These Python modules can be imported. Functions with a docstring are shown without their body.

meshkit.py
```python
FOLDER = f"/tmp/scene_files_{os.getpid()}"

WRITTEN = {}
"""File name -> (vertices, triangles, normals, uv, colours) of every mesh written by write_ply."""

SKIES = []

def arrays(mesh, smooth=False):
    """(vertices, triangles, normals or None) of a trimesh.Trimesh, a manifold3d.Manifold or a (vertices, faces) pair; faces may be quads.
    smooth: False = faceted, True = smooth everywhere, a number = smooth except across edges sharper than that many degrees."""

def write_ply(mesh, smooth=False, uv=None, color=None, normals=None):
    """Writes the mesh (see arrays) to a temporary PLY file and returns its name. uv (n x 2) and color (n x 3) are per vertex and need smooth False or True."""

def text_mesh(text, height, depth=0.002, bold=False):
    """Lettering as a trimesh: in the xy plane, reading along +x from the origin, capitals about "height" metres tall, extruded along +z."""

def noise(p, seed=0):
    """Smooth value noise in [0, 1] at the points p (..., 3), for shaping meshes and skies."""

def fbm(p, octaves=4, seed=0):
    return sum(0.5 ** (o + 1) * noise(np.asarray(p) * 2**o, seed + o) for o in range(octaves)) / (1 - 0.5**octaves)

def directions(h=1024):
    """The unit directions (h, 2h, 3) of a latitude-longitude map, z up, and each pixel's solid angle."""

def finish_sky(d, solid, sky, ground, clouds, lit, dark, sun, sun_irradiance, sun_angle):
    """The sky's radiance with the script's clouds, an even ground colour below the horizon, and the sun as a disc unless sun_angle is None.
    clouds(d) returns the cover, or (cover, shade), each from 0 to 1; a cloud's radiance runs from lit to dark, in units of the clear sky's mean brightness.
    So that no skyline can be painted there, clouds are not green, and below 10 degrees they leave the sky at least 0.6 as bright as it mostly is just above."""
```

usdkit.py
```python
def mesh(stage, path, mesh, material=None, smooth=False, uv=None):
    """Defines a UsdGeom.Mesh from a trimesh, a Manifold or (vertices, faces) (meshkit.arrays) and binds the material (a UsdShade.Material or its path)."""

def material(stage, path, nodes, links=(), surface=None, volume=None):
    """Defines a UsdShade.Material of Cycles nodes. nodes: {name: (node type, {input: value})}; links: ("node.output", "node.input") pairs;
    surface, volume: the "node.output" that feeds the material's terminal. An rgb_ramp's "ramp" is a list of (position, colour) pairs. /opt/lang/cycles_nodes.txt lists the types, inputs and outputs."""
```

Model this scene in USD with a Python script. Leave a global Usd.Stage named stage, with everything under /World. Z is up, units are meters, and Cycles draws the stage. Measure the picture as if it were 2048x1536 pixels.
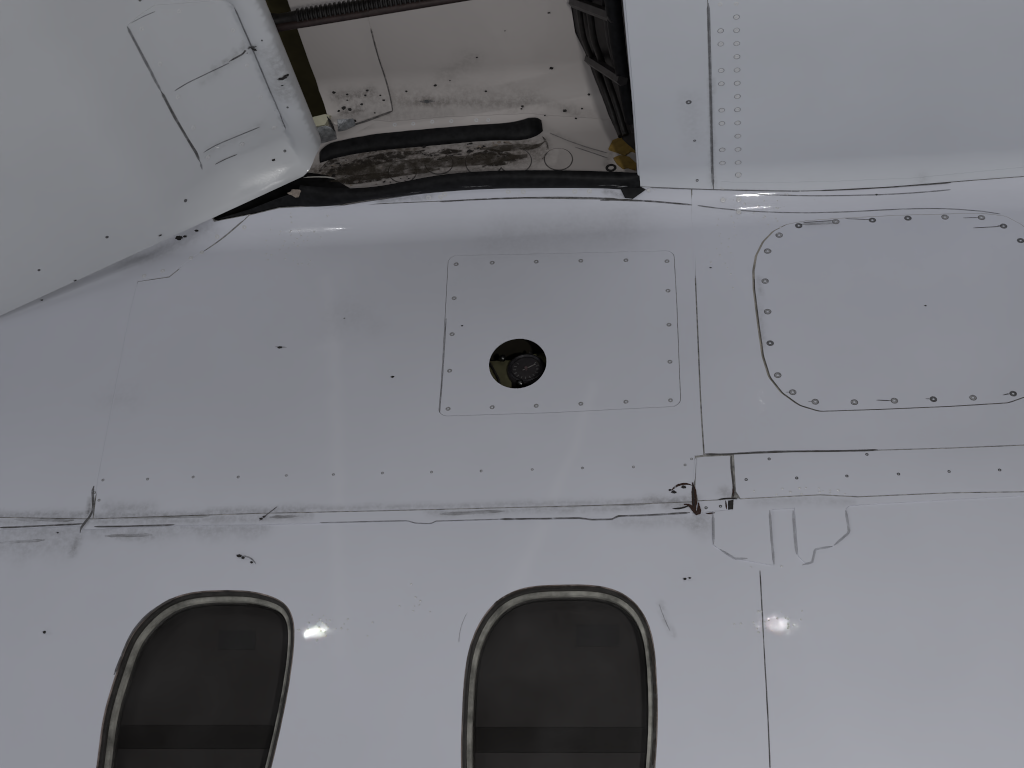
import math, random
import numpy as np
import trimesh, manifold3d as m3, usdkit
from meshkit import fbm
from shapely.geometry import Polygon, LineString, Point
from shapely.ops import unary_union
from scipy.interpolate import splprep, splev, CubicSpline
from pxr import Usd, UsdGeom, UsdLux, UsdShade, Gf, Sdf, Vt

stage = Usd.Stage.CreateInMemory()
UsdGeom.SetStageUpAxis(stage, UsdGeom.Tokens.z)
UsdGeom.SetStageMetersPerUnit(stage, 1.0)
UsdGeom.Xform.Define(stage, '/World'); UsdGeom.Scope.Define(stage, '/World/Looks')
rng = np.random.default_rng(7); random.seed(7)
ZO = 1.6                                    # camera height above the hangar floor

# ------------------------------------------------------------------ camera
PITCH, YAW, ROLL, FPX = 28.0, -7.5, 1.5, 2300.0
p_, y_, r_ = np.radians([PITCH, YAW, ROLL])
FWD = np.array([np.sin(y_) * np.cos(p_), np.cos(y_) * np.cos(p_), np.sin(p_)])
rt = np.array([np.cos(y_), -np.sin(y_), 0.0]); up0 = np.cross(rt, FWD)
RGT = rt * np.cos(r_) + up0 * np.sin(r_); UPV = -rt * np.sin(r_) + up0 * np.cos(r_)
EYE = np.array([0.0, -1.75, 0.0])
cam = UsdGeom.Camera.Define(stage, '/World/camera')
M = Gf.Matrix4d(*[float(v) for v in (*RGT, 0, *UPV, 0, *(-FWD), 0, EYE[0], EYE[1], EYE[2] + ZO, 1)])
cam.AddTransformOp().Set(M)
cam.CreateHorizontalApertureAttr(36.0); cam.CreateVerticalApertureAttr(27.0)
cam.CreateFocalLengthAttr(36.0 * FPX / 2048); cam.CreateClippingRangeAttr(Gf.Vec2f(0.05, 200))
cam.CreateExposureAttr(0.67)

def ray(px, py):
    d = FWD * FPX + RGT * (px - 1024) + UPV * (768 - py)
    return d / np.linalg.norm(d)

# ------------------------------------------------------------------ lamps of the hangar, with two added fill lights
def rect_light(name, pos, target, w, h, inten, col):
    L = UsdLux.RectLight.Define(stage, '/World/' + name)
    L.CreateWidthAttr(w); L.CreateHeightAttr(h); L.CreateIntensityAttr(inten); L.CreateColorAttr(Gf.Vec3f(*col))
    pos = np.array(pos, float); z = pos - np.array(target, float); z /= np.linalg.norm(z)
    x = np.cross([0, 0, 1.0], z)
    x = np.array([1.0, 0, 0]) if np.linalg.norm(x) < 1e-4 else x / np.linalg.norm(x)
    y = np.cross(z, x)
    L.AddTransformOp().Set(Gf.Matrix4d(*[float(v) for v in (*x, 0, *y, 0, *z, 0, pos[0], pos[1], pos[2] + ZO, 1)]))
    return L
def sphere_light(name, pos, rad, inten, col):
    L = UsdLux.SphereLight.Define(stage, '/World/' + name)
    L.CreateRadiusAttr(rad); L.CreateIntensityAttr(inten); L.CreateColorAttr(Gf.Vec3f(*col))
    L.AddTranslateOp().Set(Gf.Vec3d(float(pos[0]), float(pos[1]), float(pos[2]) + ZO))
COOL = (0.95, 0.97, 1.0)
rect_light('floor_bounce_light', (0.3, -4.2, -1.58), (0.3, -4.2, 1.4), 13.0, 9.0, 0.25, COOL)
rect_light('added_side_fill', (-7.0, -3.9, 1.0), (-0.3, 0.1, 0.9), 3.0, 2.6, 1.5, COOL)  # added unseen side fill, placed for the soft shade under the flap
LAMPS = [((1560, 1245), 3.0, 0.0085), ((622, 1266), 2.8, 0.0075)]   # placed below, where the charts exist
LAMP_I = 3600.0
FLASH = ((1518, 374), 0.04, 470.0)

# ------------------------------------------------------------------ charts: curved surfaces with (u, s) coordinates
class Chart:
    def __init__(self, prof, axis, disp=None):
        p = np.array(prof, float)
        self.p = p; self.axis = axis; self.disp = disp
        self.s = np.r_[0, np.cumsum(np.linalg.norm(np.diff(p, axis=0), axis=1))]
        t = np.gradient(p, self.s, axis=0); t /= np.linalg.norm(t, axis=1)[:, None]
        self.t = t
        self.n = np.c_[-t[:, 1], t[:, 0]] if axis == 'x' else np.c_[t[:, 1], -t[:, 0]]
    def base(self, s):
        P = np.c_[np.interp(s, self.s, self.p[:, 0]), np.interp(s, self.s, self.p[:, 1])]
        N = np.c_[np.interp(s, self.s, self.n[:, 0]), np.interp(s, self.s, self.n[:, 1])]
        return P, N / np.linalg.norm(N, axis=1)[:, None]
    def map(self, u, s, off=0.0):
        u, s = np.atleast_1d(u).astype(float), np.atleast_1d(s).astype(float)
        P, N = self.base(s)
        o = off + (self.disp(u, s) if self.disp else 0)
        Q = P + N * np.atleast_1d(o)[:, None]
        return np.c_[u, Q[:, 0], Q[:, 1]] if self.axis == 'x' else np.c_[Q[:, 0], u, Q[:, 1]]
    def normal(self, u, s):
        e = 1e-3
        a = self.map(u + e, s) - self.map(u - e, s); b = self.map(u, s + e) - self.map(u, s - e)
        n = np.cross(a, b); return n / np.linalg.norm(n, axis=1)[:, None]
    def _hit(self, o2, d2, ou, du):
        a, b = self.p[:-1], self.p[1:]; e = b - a
        den = d2[0] * e[:, 1] - d2[1] * e[:, 0]
        den = np.where(abs(den) < 1e-12, 1e-12, den)
        w = a - o2
        t = (w[:, 0] * e[:, 1] - w[:, 1] * e[:, 0]) / den
        k = (w[:, 0] * d2[1] - w[:, 1] * d2[0]) / den
        ok = (t > 0.05) & (k >= -1e-6) & (k <= 1 + 1e-6)
        if not ok.any(): return None
        i = np.where(ok)[0][np.argmin(t[ok])]
        return ou + du * t[i], self.s[i] + k[i] * (self.s[i + 1] - self.s[i])
    def px(self, x, y):
        d = ray(x, y)
        o2, ou = (EYE[[1, 2]], EYE[0]) if self.axis == 'x' else (EYE[[0, 2]], EYE[1])
        d2, du = (d[[1, 2]], d[0]) if self.axis == 'x' else (d[[0, 2]], d[1])
        r = self._hit(o2, d2, ou, du)
        if r is None: raise ValueError(f'no hit {x},{y}')
        if self.disp:
            for _ in range(4):
                P, N = self.base(np.array([r[1]]))
                q = self._hit(o2 - N[0] * float(self.disp(np.array([r[0]]), np.array([r[1]]))[0]), d2, ou, du)
                if q is None: break
                r = q
        return r
    def pxo(self, x, y, off):                  # the point at this depth below the surface
        d = ray(x, y); o2, ou, d2, du = EYE[[1, 2]], EYE[0], d[[1, 2]], d[0]
        r = self.px(x, y)
        for _ in range(5):
            N = self.base(np.array([r[1]]))[1][0]; q = self._hit(o2 - N * off, d2, ou, du)
            if q is None: break
            r = q
        return r
    def pts(self, L): return np.array([self.px(*q) for q in L])

def arc(c, r, a0, a1, n):
    a = np.radians(np.linspace(a0, a1, n)); return [(c[0] + r * np.cos(t), c[1] + r * np.sin(t)) for t in a]
# fuselage section (y, z): a barrel, then the fairing leaning in; profile A ends in a fillet and the wing, B goes on up into the flap cove
R0, ZC = 1.8, 0.55
prof = [(R0 - R0 * math.cos(t), ZC + R0 * math.sin(t)) for t in np.linspace(math.asin(-0.75 / R0), math.asin(0.15 / R0), 120)]
y0, z0 = prof[-1]
SL = math.tan(math.radians(10.5))
zz = np.linspace(0.01, 1.325 - z0, 160)
k = np.clip(zz / 0.12, 0, 1)
m0 = math.tan(math.asin(0.15 / R0))
slope = m0 + (SL - m0) * k * k * (3 - 2 * k)
yy = y0 + np.cumsum(np.r_[slope[0] * 0.01, slope[1:] * np.diff(zz)])
stem = prof + list(zip(yy, z0 + zz))
yt, zt = stem[-1]
def fillet(y, z, slope_deg, r, n=40):      # turn from leaning wall to a level ceiling facing down, coming towards the camera
    th = np.radians(np.linspace(slope_deg, -90, n))   # tangent angle from vertical
    out = [(y, z)]
    for a, b in zip(th[:-1], th[1:]):
        m = (a + b) / 2; ds = r * abs(b - a)
        out.append((out[-1][0] + math.sin(m) * ds, out[-1][1] + math.cos(m) * ds))
    return out[1:]
fa = fillet(yt, zt, 10.5, 0.085)
WZ = fa[-1][1]
profA = stem + fa + [(y, WZ) for y in np.arange(fa[-1][0] - 0.02, -1.5, -0.02)]
zb = np.arange(0.01, 0.320, 0.01)
upb = [(yt + SL * q, zt + q) for q in zb]
fb = fillet(upb[-1][0], upb[-1][1], 10.5, 0.10)
SZ = fb[-1][1]
profB = stem + upb + fb + [(y, SZ) for y in np.arange(fb[-1][0] - 0.02, -1.5, -0.02)]
A = Chart(profA, 'x'); B = Chart(profB, 'x')
print('wing z', WZ, 'shroud z', SZ)

# flap section in (x, z) at its inboard end, y = YF
YF = 0.075
def onplane_y(px, py, y=YF):
    d = ray(px, py); t = (y - EYE[1]) / d[1]; return EYE + d * t
fl = [onplane_y(*q) for q in ((-260, 752), (0, 645), (300, 500), (600, 357))]
fl = np.array([(q[0], q[2]) for q in fl])
d_ = fl[-1] - fl[0]; d_ /= np.linalg.norm(d_)
nose = onplane_y(612, 350); nose = np.array([nose[0], nose[2]])
start = fl[0] - d_ * 0.5
tt = np.linspace(0, 1, 90)[:, None]
straight = start + (nose - start) * tt
ang = math.atan2(d_[1], d_[0]); rn = 0.062
cn = nose + rn * np.array([-math.sin(ang), math.cos(ang)])
nosearc = [cn + rn * np.array([math.cos(a), math.sin(a)]) for a in np.linspace(ang - math.pi / 2, ang + math.pi * 0.55, 40)[1:]]
back = nosearc[-1]; dback = np.array([math.cos(ang + math.pi * 1.05), math.sin(ang + math.pi * 1.05)])
topside = [back + dback * q for q in np.linspace(0.03, 0.9, 30)]
S_NOSE = float(np.linalg.norm(nose - start))
def curl(u, s):
    t = np.clip((u - (YF - 0.078)) / 0.078, 0, 1); w = np.clip((s - (S_NOSE - 0.32)) / 0.2, 0, 1); w = w * w * (3 - 2 * w)
    w2 = np.clip((S_NOSE + 0.05 - s) / 0.05, 0, 1)
    return 0.052 * (t * t - 1) * w * w2
F = Chart(np.vstack([straight, nosearc, topside]), 'y', curl)

# ------------------------------------------------------------------ scene writing
used = {}
def numbered(parent, name):
    k = (parent, name); used[k] = used.get(k, -1) + 1
    return name if used[k] == 0 else f'{name}_{used[k]:03d}'
def thing(name, label, cat, group=None):
    x = UsdGeom.Xform.Define(stage, '/World/' + numbered('/World', name)).GetPrim()
    x.SetCustomDataByKey('label', label); x.SetCustomDataByKey('category', cat)
    if group: x.SetCustomDataByKey('group', group)
    return x
def write(name, geo, mat, parent, label=None, kind=None, stain=None):
    """geo: (verts, faces, normals or None). One Mesh prim under parent."""
    v, f, n = geo
    path = f'{parent.GetPath()}/{numbered(str(parent.GetPath()), name)}'
    g = UsdGeom.Mesh.Define(stage, path)
    v = np.asarray(v, float) + [0, 0, ZO]
    g.CreatePointsAttr(Vt.Vec3fArray.FromNumpy(v.astype(np.float32)))
    g.CreateFaceVertexCountsAttr(Vt.IntArray.FromNumpy(np.full(len(f), 3, np.int32)))
    g.CreateFaceVertexIndicesAttr(Vt.IntArray.FromNumpy(np.asarray(f, np.int32).ravel()))
    g.CreateSubdivisionSchemeAttr('none')
    if n is not None:
        g.CreateNormalsAttr(Vt.Vec3fArray.FromNumpy(np.asarray(n, np.float32))); g.SetNormalsInterpolation('vertex')
    if stain is not None:
        UsdGeom.PrimvarsAPI(g).CreatePrimvar('stain', Sdf.ValueTypeNames.Color3fArray, 'vertex').Set(Vt.Vec3fArray.FromNumpy(np.ascontiguousarray(np.asarray(stain, np.float32)[:, :3])))
        if np.shape(stain)[1] > 3: UsdGeom.PrimvarsAPI(g).CreatePrimvar('peel', Sdf.ValueTypeNames.Color3fArray, 'vertex').Set(Vt.Vec3fArray.FromNumpy(np.repeat(np.asarray(stain, np.float32)[:, 3:4], 3, 1)))
    UsdShade.MaterialBindingAPI.Apply(g.GetPrim()).Bind(mat)
    if label: g.GetPrim().SetCustomDataByKey('label', label)
    if kind: g.GetPrim().SetCustomDataByKey('kind', kind)
    return g.GetPrim()

def rings(poly):
    out = []
    for g in getattr(poly, 'geoms', [poly]):
        if g.is_empty: continue
        out.append(np.array(g.exterior.coords)[:-1]); out += [np.array(i.coords)[:-1] for i in g.interiors]
    return out
def slab(ch, poly, o0, o1, res=0.02, tol=0.0002):
    """A solid plate over the polygon (u, s) of a chart from offset o0 to o1. Returns verts, faces, normals, us."""
    poly = poly.buffer(0)
    if tol: poly = poly.simplify(tol)
    cs = m3.CrossSection([r.astype(float) for r in rings(poly)], m3.FillRule.EvenOdd)
    mf = m3.Manifold.extrude(cs, o1 - o0).translate((0, 0, o0))
    if res: mf = mf.refine_to_length(res)
    me = mf.to_mesh(); V = np.array(me.vert_properties)[:, :3]; T = np.array(me.tri_verts)
    fn = np.cross(V[T[:, 1]] - V[T[:, 0]], V[T[:, 2]] - V[T[:, 0]])
    L = np.linalg.norm(fn, axis=1); ok = L > 1e-14; T, fn = T[ok], fn[ok] / L[ok][:, None]
    cls = np.where(fn[:, 2] > 0.7, 0, np.where(fn[:, 2] < -0.7, 1, 2))
    key = T * 3 + cls[:, None]
    uq, inv = np.unique(key, return_inverse=True); T = inv.reshape(-1, 3)
    vi, vc = uq // 3, uq % 3
    P = V[vi]
    W = ch.map(P[:, 0], P[:, 1], P[:, 2])
    N = ch.normal(P[:, 0], P[:, 1]); N[vc == 1] *= -1
    side = np.zeros_like(W); fw = np.cross(W[T[:, 1]] - W[T[:, 0]], W[T[:, 2]] - W[T[:, 0]])
    for q in range(3): np.add.at(side, T[:, q], fw)
    ls = np.linalg.norm(side, axis=1, keepdims=True)
    N[vc == 2] = (side / np.maximum(ls, 1e-20))[vc == 2]
    return W, T, N, P[:, :2]
def plate(name, ch, poly, o0, o1, mat, parent, res=0.02, label=None, kind=None, stains=None):
    W, T, N, us = slab(ch, poly, o0, o1, res)
    st = stains(us) if stains else None
    return write(name, (W, T, N), mat, parent, label, kind, st)
def ppoly(ch, L): return Polygon(ch.pts(L)).buffer(0)
def spoly(ch, L, n=160):
    q = ch.pts(L); q = np.vstack([q, q[:1]])
    tck, _ = splprep(q.T, s=0, per=True); return Polygon(np.array(splev(np.linspace(0, 1, n), tck)).T).buffer(0)
def scurve(ch, L, n=60):
    q = ch.pts(L)
    if len(q) < 3: return LineString(q)
    t = np.r_[0, np.cumsum(np.linalg.norm(np.diff(q, axis=0), axis=1))]
    cs = CubicSpline(t, q); return LineString(cs(np.linspace(0, t[-1], n)))
def pxm(ch, x, y):                            # metres per photograph pixel there
    a, b = ch.map(*ch.px(x, y)), ch.map(*ch.px(x + 4, y)); return float(np.linalg.norm(a - b)) / 4
def ragged(line, w, seed=0, amp=0.4, step=0.004):
    """A ribbon round a line whose width wanders: what dirt in a joint looks like."""
    L = line.length; n = max(4, int(L / step)); d = np.linspace(0, L, n)
    P = np.array([line.interpolate(q).coords[0] for q in d])
    t = np.gradient(P, axis=0); t /= np.linalg.norm(t, axis=1)[:, None] + 1e-12; nn = np.c_[-t[:, 1], t[:, 0]]
    f1 = fbm(np.c_[d * 40, d * 0 + seed, d * 0], 3, seed); f2 = fbm(np.c_[d * 40, d * 0 + seed + 9, d * 0], 3, seed + 5)
    a = w / 2 * np.clip(1 + amp * (f1 - 0.5) * 3, 0.12, 3); b = w / 2 * np.clip(1 + amp * (f2 - 0.5) * 3, 0.12, 3)
    taper = np.clip(np.minimum(d, L - d) / (2 * w), 0.3, 1)
    return Polygon(np.vstack([P + nn * (a * taper)[:, None], (P - nn * (b * taper)[:, None])[::-1]])).buffer(0)
def blob(c, r, seed=0, sx=1.0, sy=1.0, n=18, amp=0.5):
    a = np.linspace(0, 2 * np.pi, n, endpoint=False); g = np.random.default_rng(seed)
    rr = r * (1 + amp * (g.random(n) - 0.5)); return Polygon(np.c_[c[0] + rr * sx * np.cos(a), c[1] + rr * sy * np.sin(a)]).buffer(0)
def merge(ch, polys): return unary_union([p for p in polys if not p.is_empty])
def tube(P, r, n=14, caps=True):
    """Tube through 3-D points P with radius r (number or per point)."""
    P = np.asarray(P, float); r = np.broadcast_to(np.asarray(r, float), (len(P),))
    t = np.gradient(P, axis=0); t /= np.linalg.norm(t, axis=1)[:, None]
    a = np.cross(t, [0.13, 0.31, 0.94]); a /= np.linalg.norm(a, axis=1)[:, None]; b = np.cross(t, a)
    th = np.linspace(0, 2 * np.pi, n, endpoint=False)
    V = (P[:, None] + r[:, None, None] * (a[:, None] * np.cos(th)[None, :, None] + b[:, None] * np.sin(th)[None, :, None])).reshape(-1, 3)
    Fc = []
    for i in range(len(P) - 1):
        for j in range(n):
            q, w = i * n + j, i * n + (j + 1) % n
            Fc += [(q, w, q + n), (w, w + n, q + n)]
    c0, c1 = len(V), len(V) + 1; V = np.vstack([V, P[0], P[-1]])
    if caps:
        for j in range(n):
            Fc += [(c0, (j + 1) % n, j), (c1, (len(P) - 1) * n + j, (len(P) - 1) * n + (j + 1) % n)]
    return V, np.array(Fc)
def shaded(V, Fc, ang=35):
    tm = trimesh.Trimesh(V, Fc, process=False); tm.fix_normals()
    import meshkit
    return meshkit.arrays(tm, ang)
def lathe(ch, u, s, prof, n=14, off=0.0):
    """Revolve (radius, height) about the chart normal at (u, s)."""
    o = ch.map([u], [s], off)[0]; N = ch.normal(np.array([u]), np.array([s]))[0]
    a = np.cross(N, [0.2, 0.1, 0.97]); a /= np.linalg.norm(a); b = np.cross(N, a)
    th = np.linspace(0, 2 * np.pi, n, endpoint=False); V, Fc = [], []
    for r, h in prof: V += [o + N * h + r * (a * math.cos(t) + b * math.sin(t)) for t in th]
    for i in range(len(prof) - 1):
        for j in range(n):
            q, w = i * n + j, i * n + (j + 1) % n; Fc += [(q, w, q + n), (w, w + n, q + n)]
    return shaded(np.array(V), np.array(Fc), 25)

# ------------------------------------------------------------------ looks
def look(name, nodes, links, surface='p.BSDF'): return usdkit.material(stage, '/World/Looks/' + name, nodes, links, surface=surface)
def paint(name, base, rough=0.42, coat=0.3, coat_rough=0.012, bump=1.0, dirty=(0.055, 0.048, 0.04), brown=(0.075, 0.058, 0.043), light=(0.70, 0.70, 0.745)):
    nodes = {'pos': ('geometry', {}),
        'st': ('attribute', {'attribute': 'stain'}), 'sp': ('separate_color', {}),
        'big': ('noise_texture', {'scale': 3.0, 'detail': 4.0}), 'bigr': ('rgb_ramp', {'ramp': [(0.3, tuple(c * 0.93 for c in base)), (0.7, base)]}),
        'grain': ('noise_texture', {'scale': 110.0, 'detail': 6.0, 'roughness': 0.7}),
        'gr': ('rgb_ramp', {'ramp': [(0.33, (0.25, 0.25, 0.25)), (0.62, (1, 1, 1))]}),
        'g1': ('math', {'math_type': 'multiply', 'use_clamp': True}), 'g2': ('math', {'math_type': 'multiply', 'use_clamp': True}),
        'm0': ('mix', {'color2': light}), 'm1': ('mix', {'color2': dirty}), 'm2': ('mix', {'color2': brown}),
        'peel': ('noise_texture', {'scale': 260.0, 'detail': 3.0, 'roughness': 0.6}), 'pa': ('attribute', {'attribute': 'peel'}), 'pk': ('math', {'math_type': 'multiply_add', 'value2': 2.5, 'value3': 1.0}), 'ph': ('math', {'math_type': 'multiply'}), 'cr': ('math', {'math_type': 'multiply_add', 'value2': 0.27, 'value3': coat_rough}), 'cw': ('math', {'math_type': 'multiply_add', 'value2': 0.7, 'value3': coat}),
        'wave': ('noise_texture', {'scale': 9.0, 'detail': 2.0}),
        'b1': ('bump', {'strength': 0.12 * bump, 'distance': 0.0004}), 'b2': ('bump', {'strength': 0.16 * bump, 'distance': 0.003}),
        'p': ('principled_bsdf', {'roughness': rough, 'coat_weight': coat, 'coat_roughness': coat_rough, 'specular_ior_level': 0.15})}
    links = [('pos.position', f'{n}.vector') for n in ('big', 'grain', 'peel', 'wave')]
    links += [('big.fac', 'bigr.fac'), ('grain.fac', 'gr.fac'), ('st.color', 'sp.color'), ('sp.r', 'g1.value1'), ('gr.color', 'g1.value2'),
        ('sp.g', 'g2.value1'), ('gr.color', 'g2.value2'), ('bigr.color', 'm0.color1'), ('sp.b', 'm0.fac'), ('m0.color', 'm1.color1'), ('g1.value', 'm1.fac'),
        ('m1.color', 'm2.color1'), ('g2.value', 'm2.fac'), ('m2.color', 'p.base_color'),
        ('wave.fac', 'b2.height'), ('pa.fac', 'pk.value1'), ('pa.fac', 'cr.value1'), ('cr.value', 'p.coat_roughness'), ('pa.fac', 'cw.value1'), ('cw.value', 'p.coat_weight'), ('pk.value', 'ph.value1'), ('peel.fac', 'ph.value2'), ('ph.value', 'b1.height'), ('b2.normal', 'b1.normal'), ('b1.normal', 'p.normal'), ('b1.normal', 'p.coat_normal')]
    return look(name, nodes, links)
def plain(name, c, rough=0.5, metal=0.0, scale=60.0, var=0.35, bump=0.3, coat=0.0, dist=0.001, spec=0.4):
    nodes = {'pos': ('geometry', {}), 'n': ('noise_texture', {'scale': scale, 'detail': 5.0, 'roughness': 0.65}),
        'r': ('rgb_ramp', {'ramp': [(0.3, tuple(q * (1 - var) for q in c)), (0.7, tuple(min(1, q * (1 + var)) for q in c))]}),
        'b': ('bump', {'strength': bump, 'distance': dist}), 'p': ('principled_bsdf', {'roughness': rough, 'metallic': metal, 'coat_weight': coat, 'specular_ior_level': spec})}
    return look(name, nodes, [('pos.position', 'n.vector'), ('n.fac', 'r.fac'), ('r.color', 'p.base_color'), ('n.fac', 'b.height'), ('b.normal', 'p.normal')])
def decal(name, c, lo, hi, scale=120.0, rough=0.7, amax=1.0, stretch=(1, 1, 1)):
    """Dirt lying on the paint: worn through where the noise is low."""
    nodes = {'pos': ('geometry', {}), 'mp': ('mapping', {'scale': stretch}), 'n': ('noise_texture', {'scale': scale, 'detail': 6.0, 'roughness': 0.7}),
        'r': ('rgb_ramp', {'ramp': [(lo, (0, 0, 0)), (hi, (amax, amax, amax))]}), 't': ('transparent_bsdf', {}),
        'p': ('principled_bsdf', {'base_color': c, 'roughness': rough, 'specular_ior_level': 0.2}), 'mx': ('mix_closure', {})}
    return look(name, nodes, [('pos.position', 'mp.vector'), ('mp.vector', 'n.vector'), ('n.fac', 'r.fac'), ('r.color', 'mx.fac'), ('t.BSDF', 'mx.closure1'), ('p.BSDF', 'mx.closure2')], 'mx.closure')
WHITE = paint('fuselage_white_paint', (0.580, 0.590, 0.655))
WING = paint('wing_white_paint', (0.558, 0.575, 0.62))
FLAPP = paint('flap_white_paint', (0.54, 0.55, 0.575))
COVE = paint('cove_white_paint', (0.50, 0.465, 0.455), coat=0.15, coat_rough=0.2)
SCREW = plain('painted_screw', (0.25, 0.25, 0.26), 0.4, 0.0, 400, 0.5, 0.4)
SCREWD = plain('dark_screw', (0.15, 0.15, 0.155), 0.35, 0.5, 400, 0.5, 0.4)
RIVET = plain('painted_rivet', (0.55, 0.55, 0.565), 0.35, 0.0, 300, 0.08, 0.15, 0.5)
RUBBER = plain('black_rubber', (0.009, 0.009, 0.010), 0.5, 0.0, 70, 0.6, 0.5, spec=0.12)
GAP = plain('joint_bed_sealant', (0.22, 0.215, 0.21), 0.8, 0.0, 90, 0.7, 0.4)  # grey sealant colour of the bed under the panel joints
JOINT = decal('joint_dirt', (0.095, 0.09, 0.09), 0.22, 0.6, 70, amax=0.62)
FAINT = decal('faint_joint_dirt', (0.17, 0.17, 0.18), 0.2, 0.65, 50, amax=0.5)
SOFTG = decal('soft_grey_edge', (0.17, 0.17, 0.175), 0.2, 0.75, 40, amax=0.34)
SMEAR = decal('soft_smear', (0.09, 0.08, 0.06), 0.35, 0.75, 60, amax=0.3, stretch=(0.25, 1, 1))
BLACKD = plain('black_grime', (0.018, 0.016, 0.016), 0.7, 0.0, 200, 0.5, 0.5)
RUST = decal('rust_grime', (0.04, 0.022, 0.017), 0.32, 0.5, 150)
SEALW = plain('whitish_sealant', (0.52, 0.51, 0.49), 0.5, 0, 60, 0.12, 0.5, 0.4)
RING = plain('window_ring_cream', (0.22, 0.215, 0.195), 0.5, 0, 26, 0.75, 0.4)
RINGD = plain('window_gasket', (0.02, 0.018, 0.017), 0.5, 0, 60, 0.6, 0.5)
SHADE = plain('window_shade_dark', (0.10, 0.096, 0.10), 0.7, 0, 6, 0.15, 0.1)
REFLB = plain('reflected_band_black', (0.04, 0.038, 0.039), 0.7, 0, 6, 0.15, 0.1)  # colour of the dark band painted for a reflection in the panes
REFLP = plain('reflected_patch_blue_black', (0.075, 0.077, 0.085), 0.7, 0, 6, 0.1, 0.1)  # colour of the dark rectangle painted for a reflection in the panes
OLIVE = plain('olive_primer', (0.085, 0.08, 0.045), 0.5, 0, 30, 0.3, 0.3)
DARKIN = plain('dark_interior', (0.016, 0.013, 0.008), 0.8, 0, 8, 0.4, 0.2)
SPAR = plain('spar_dark_grey', (0.028, 0.025, 0.026), 0.45, 0.2, 25, 0.6, 0.4)
SPARL = plain('spar_line_grey', (0.034, 0.031, 0.03), 0.4, 0.3, 40, 0.5, 0.4)
STEEL = plain('dark_steel', (0.05, 0.05, 0.05), 0.3, 0.9, 80, 0.4, 0.3)
SCRW = plain('greased_screw_steel', (0.025, 0.023, 0.023), 0.32, 0.6, 120, 0.5, 0.5)
CREAM = plain('cream_bracket', (0.50, 0.48, 0.36), 0.5, 0, 40, 0.12, 0.3)
BARE = plain('bare_metal', (0.30, 0.31, 0.33), 0.4, 0.7, 90, 0.5, 0.8)
OCHRE = plain('ochre_sealant', (0.27, 0.175, 0.045), 0.55, 0, 80, 0.3, 0.6)
TAN = plain('flaking_tan_primer', (0.23, 0.19, 0.16), 0.7, 0, 120, 0.5, 1.0)
BROWN = decal('brown_grime', (0.042, 0.035, 0.03), 0.42, 0.6, 75, amax=0.85)
BROWNS = decal('brown_haze', (0.06, 0.05, 0.04), 0.33, 0.68, 40, amax=0.75)
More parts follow.
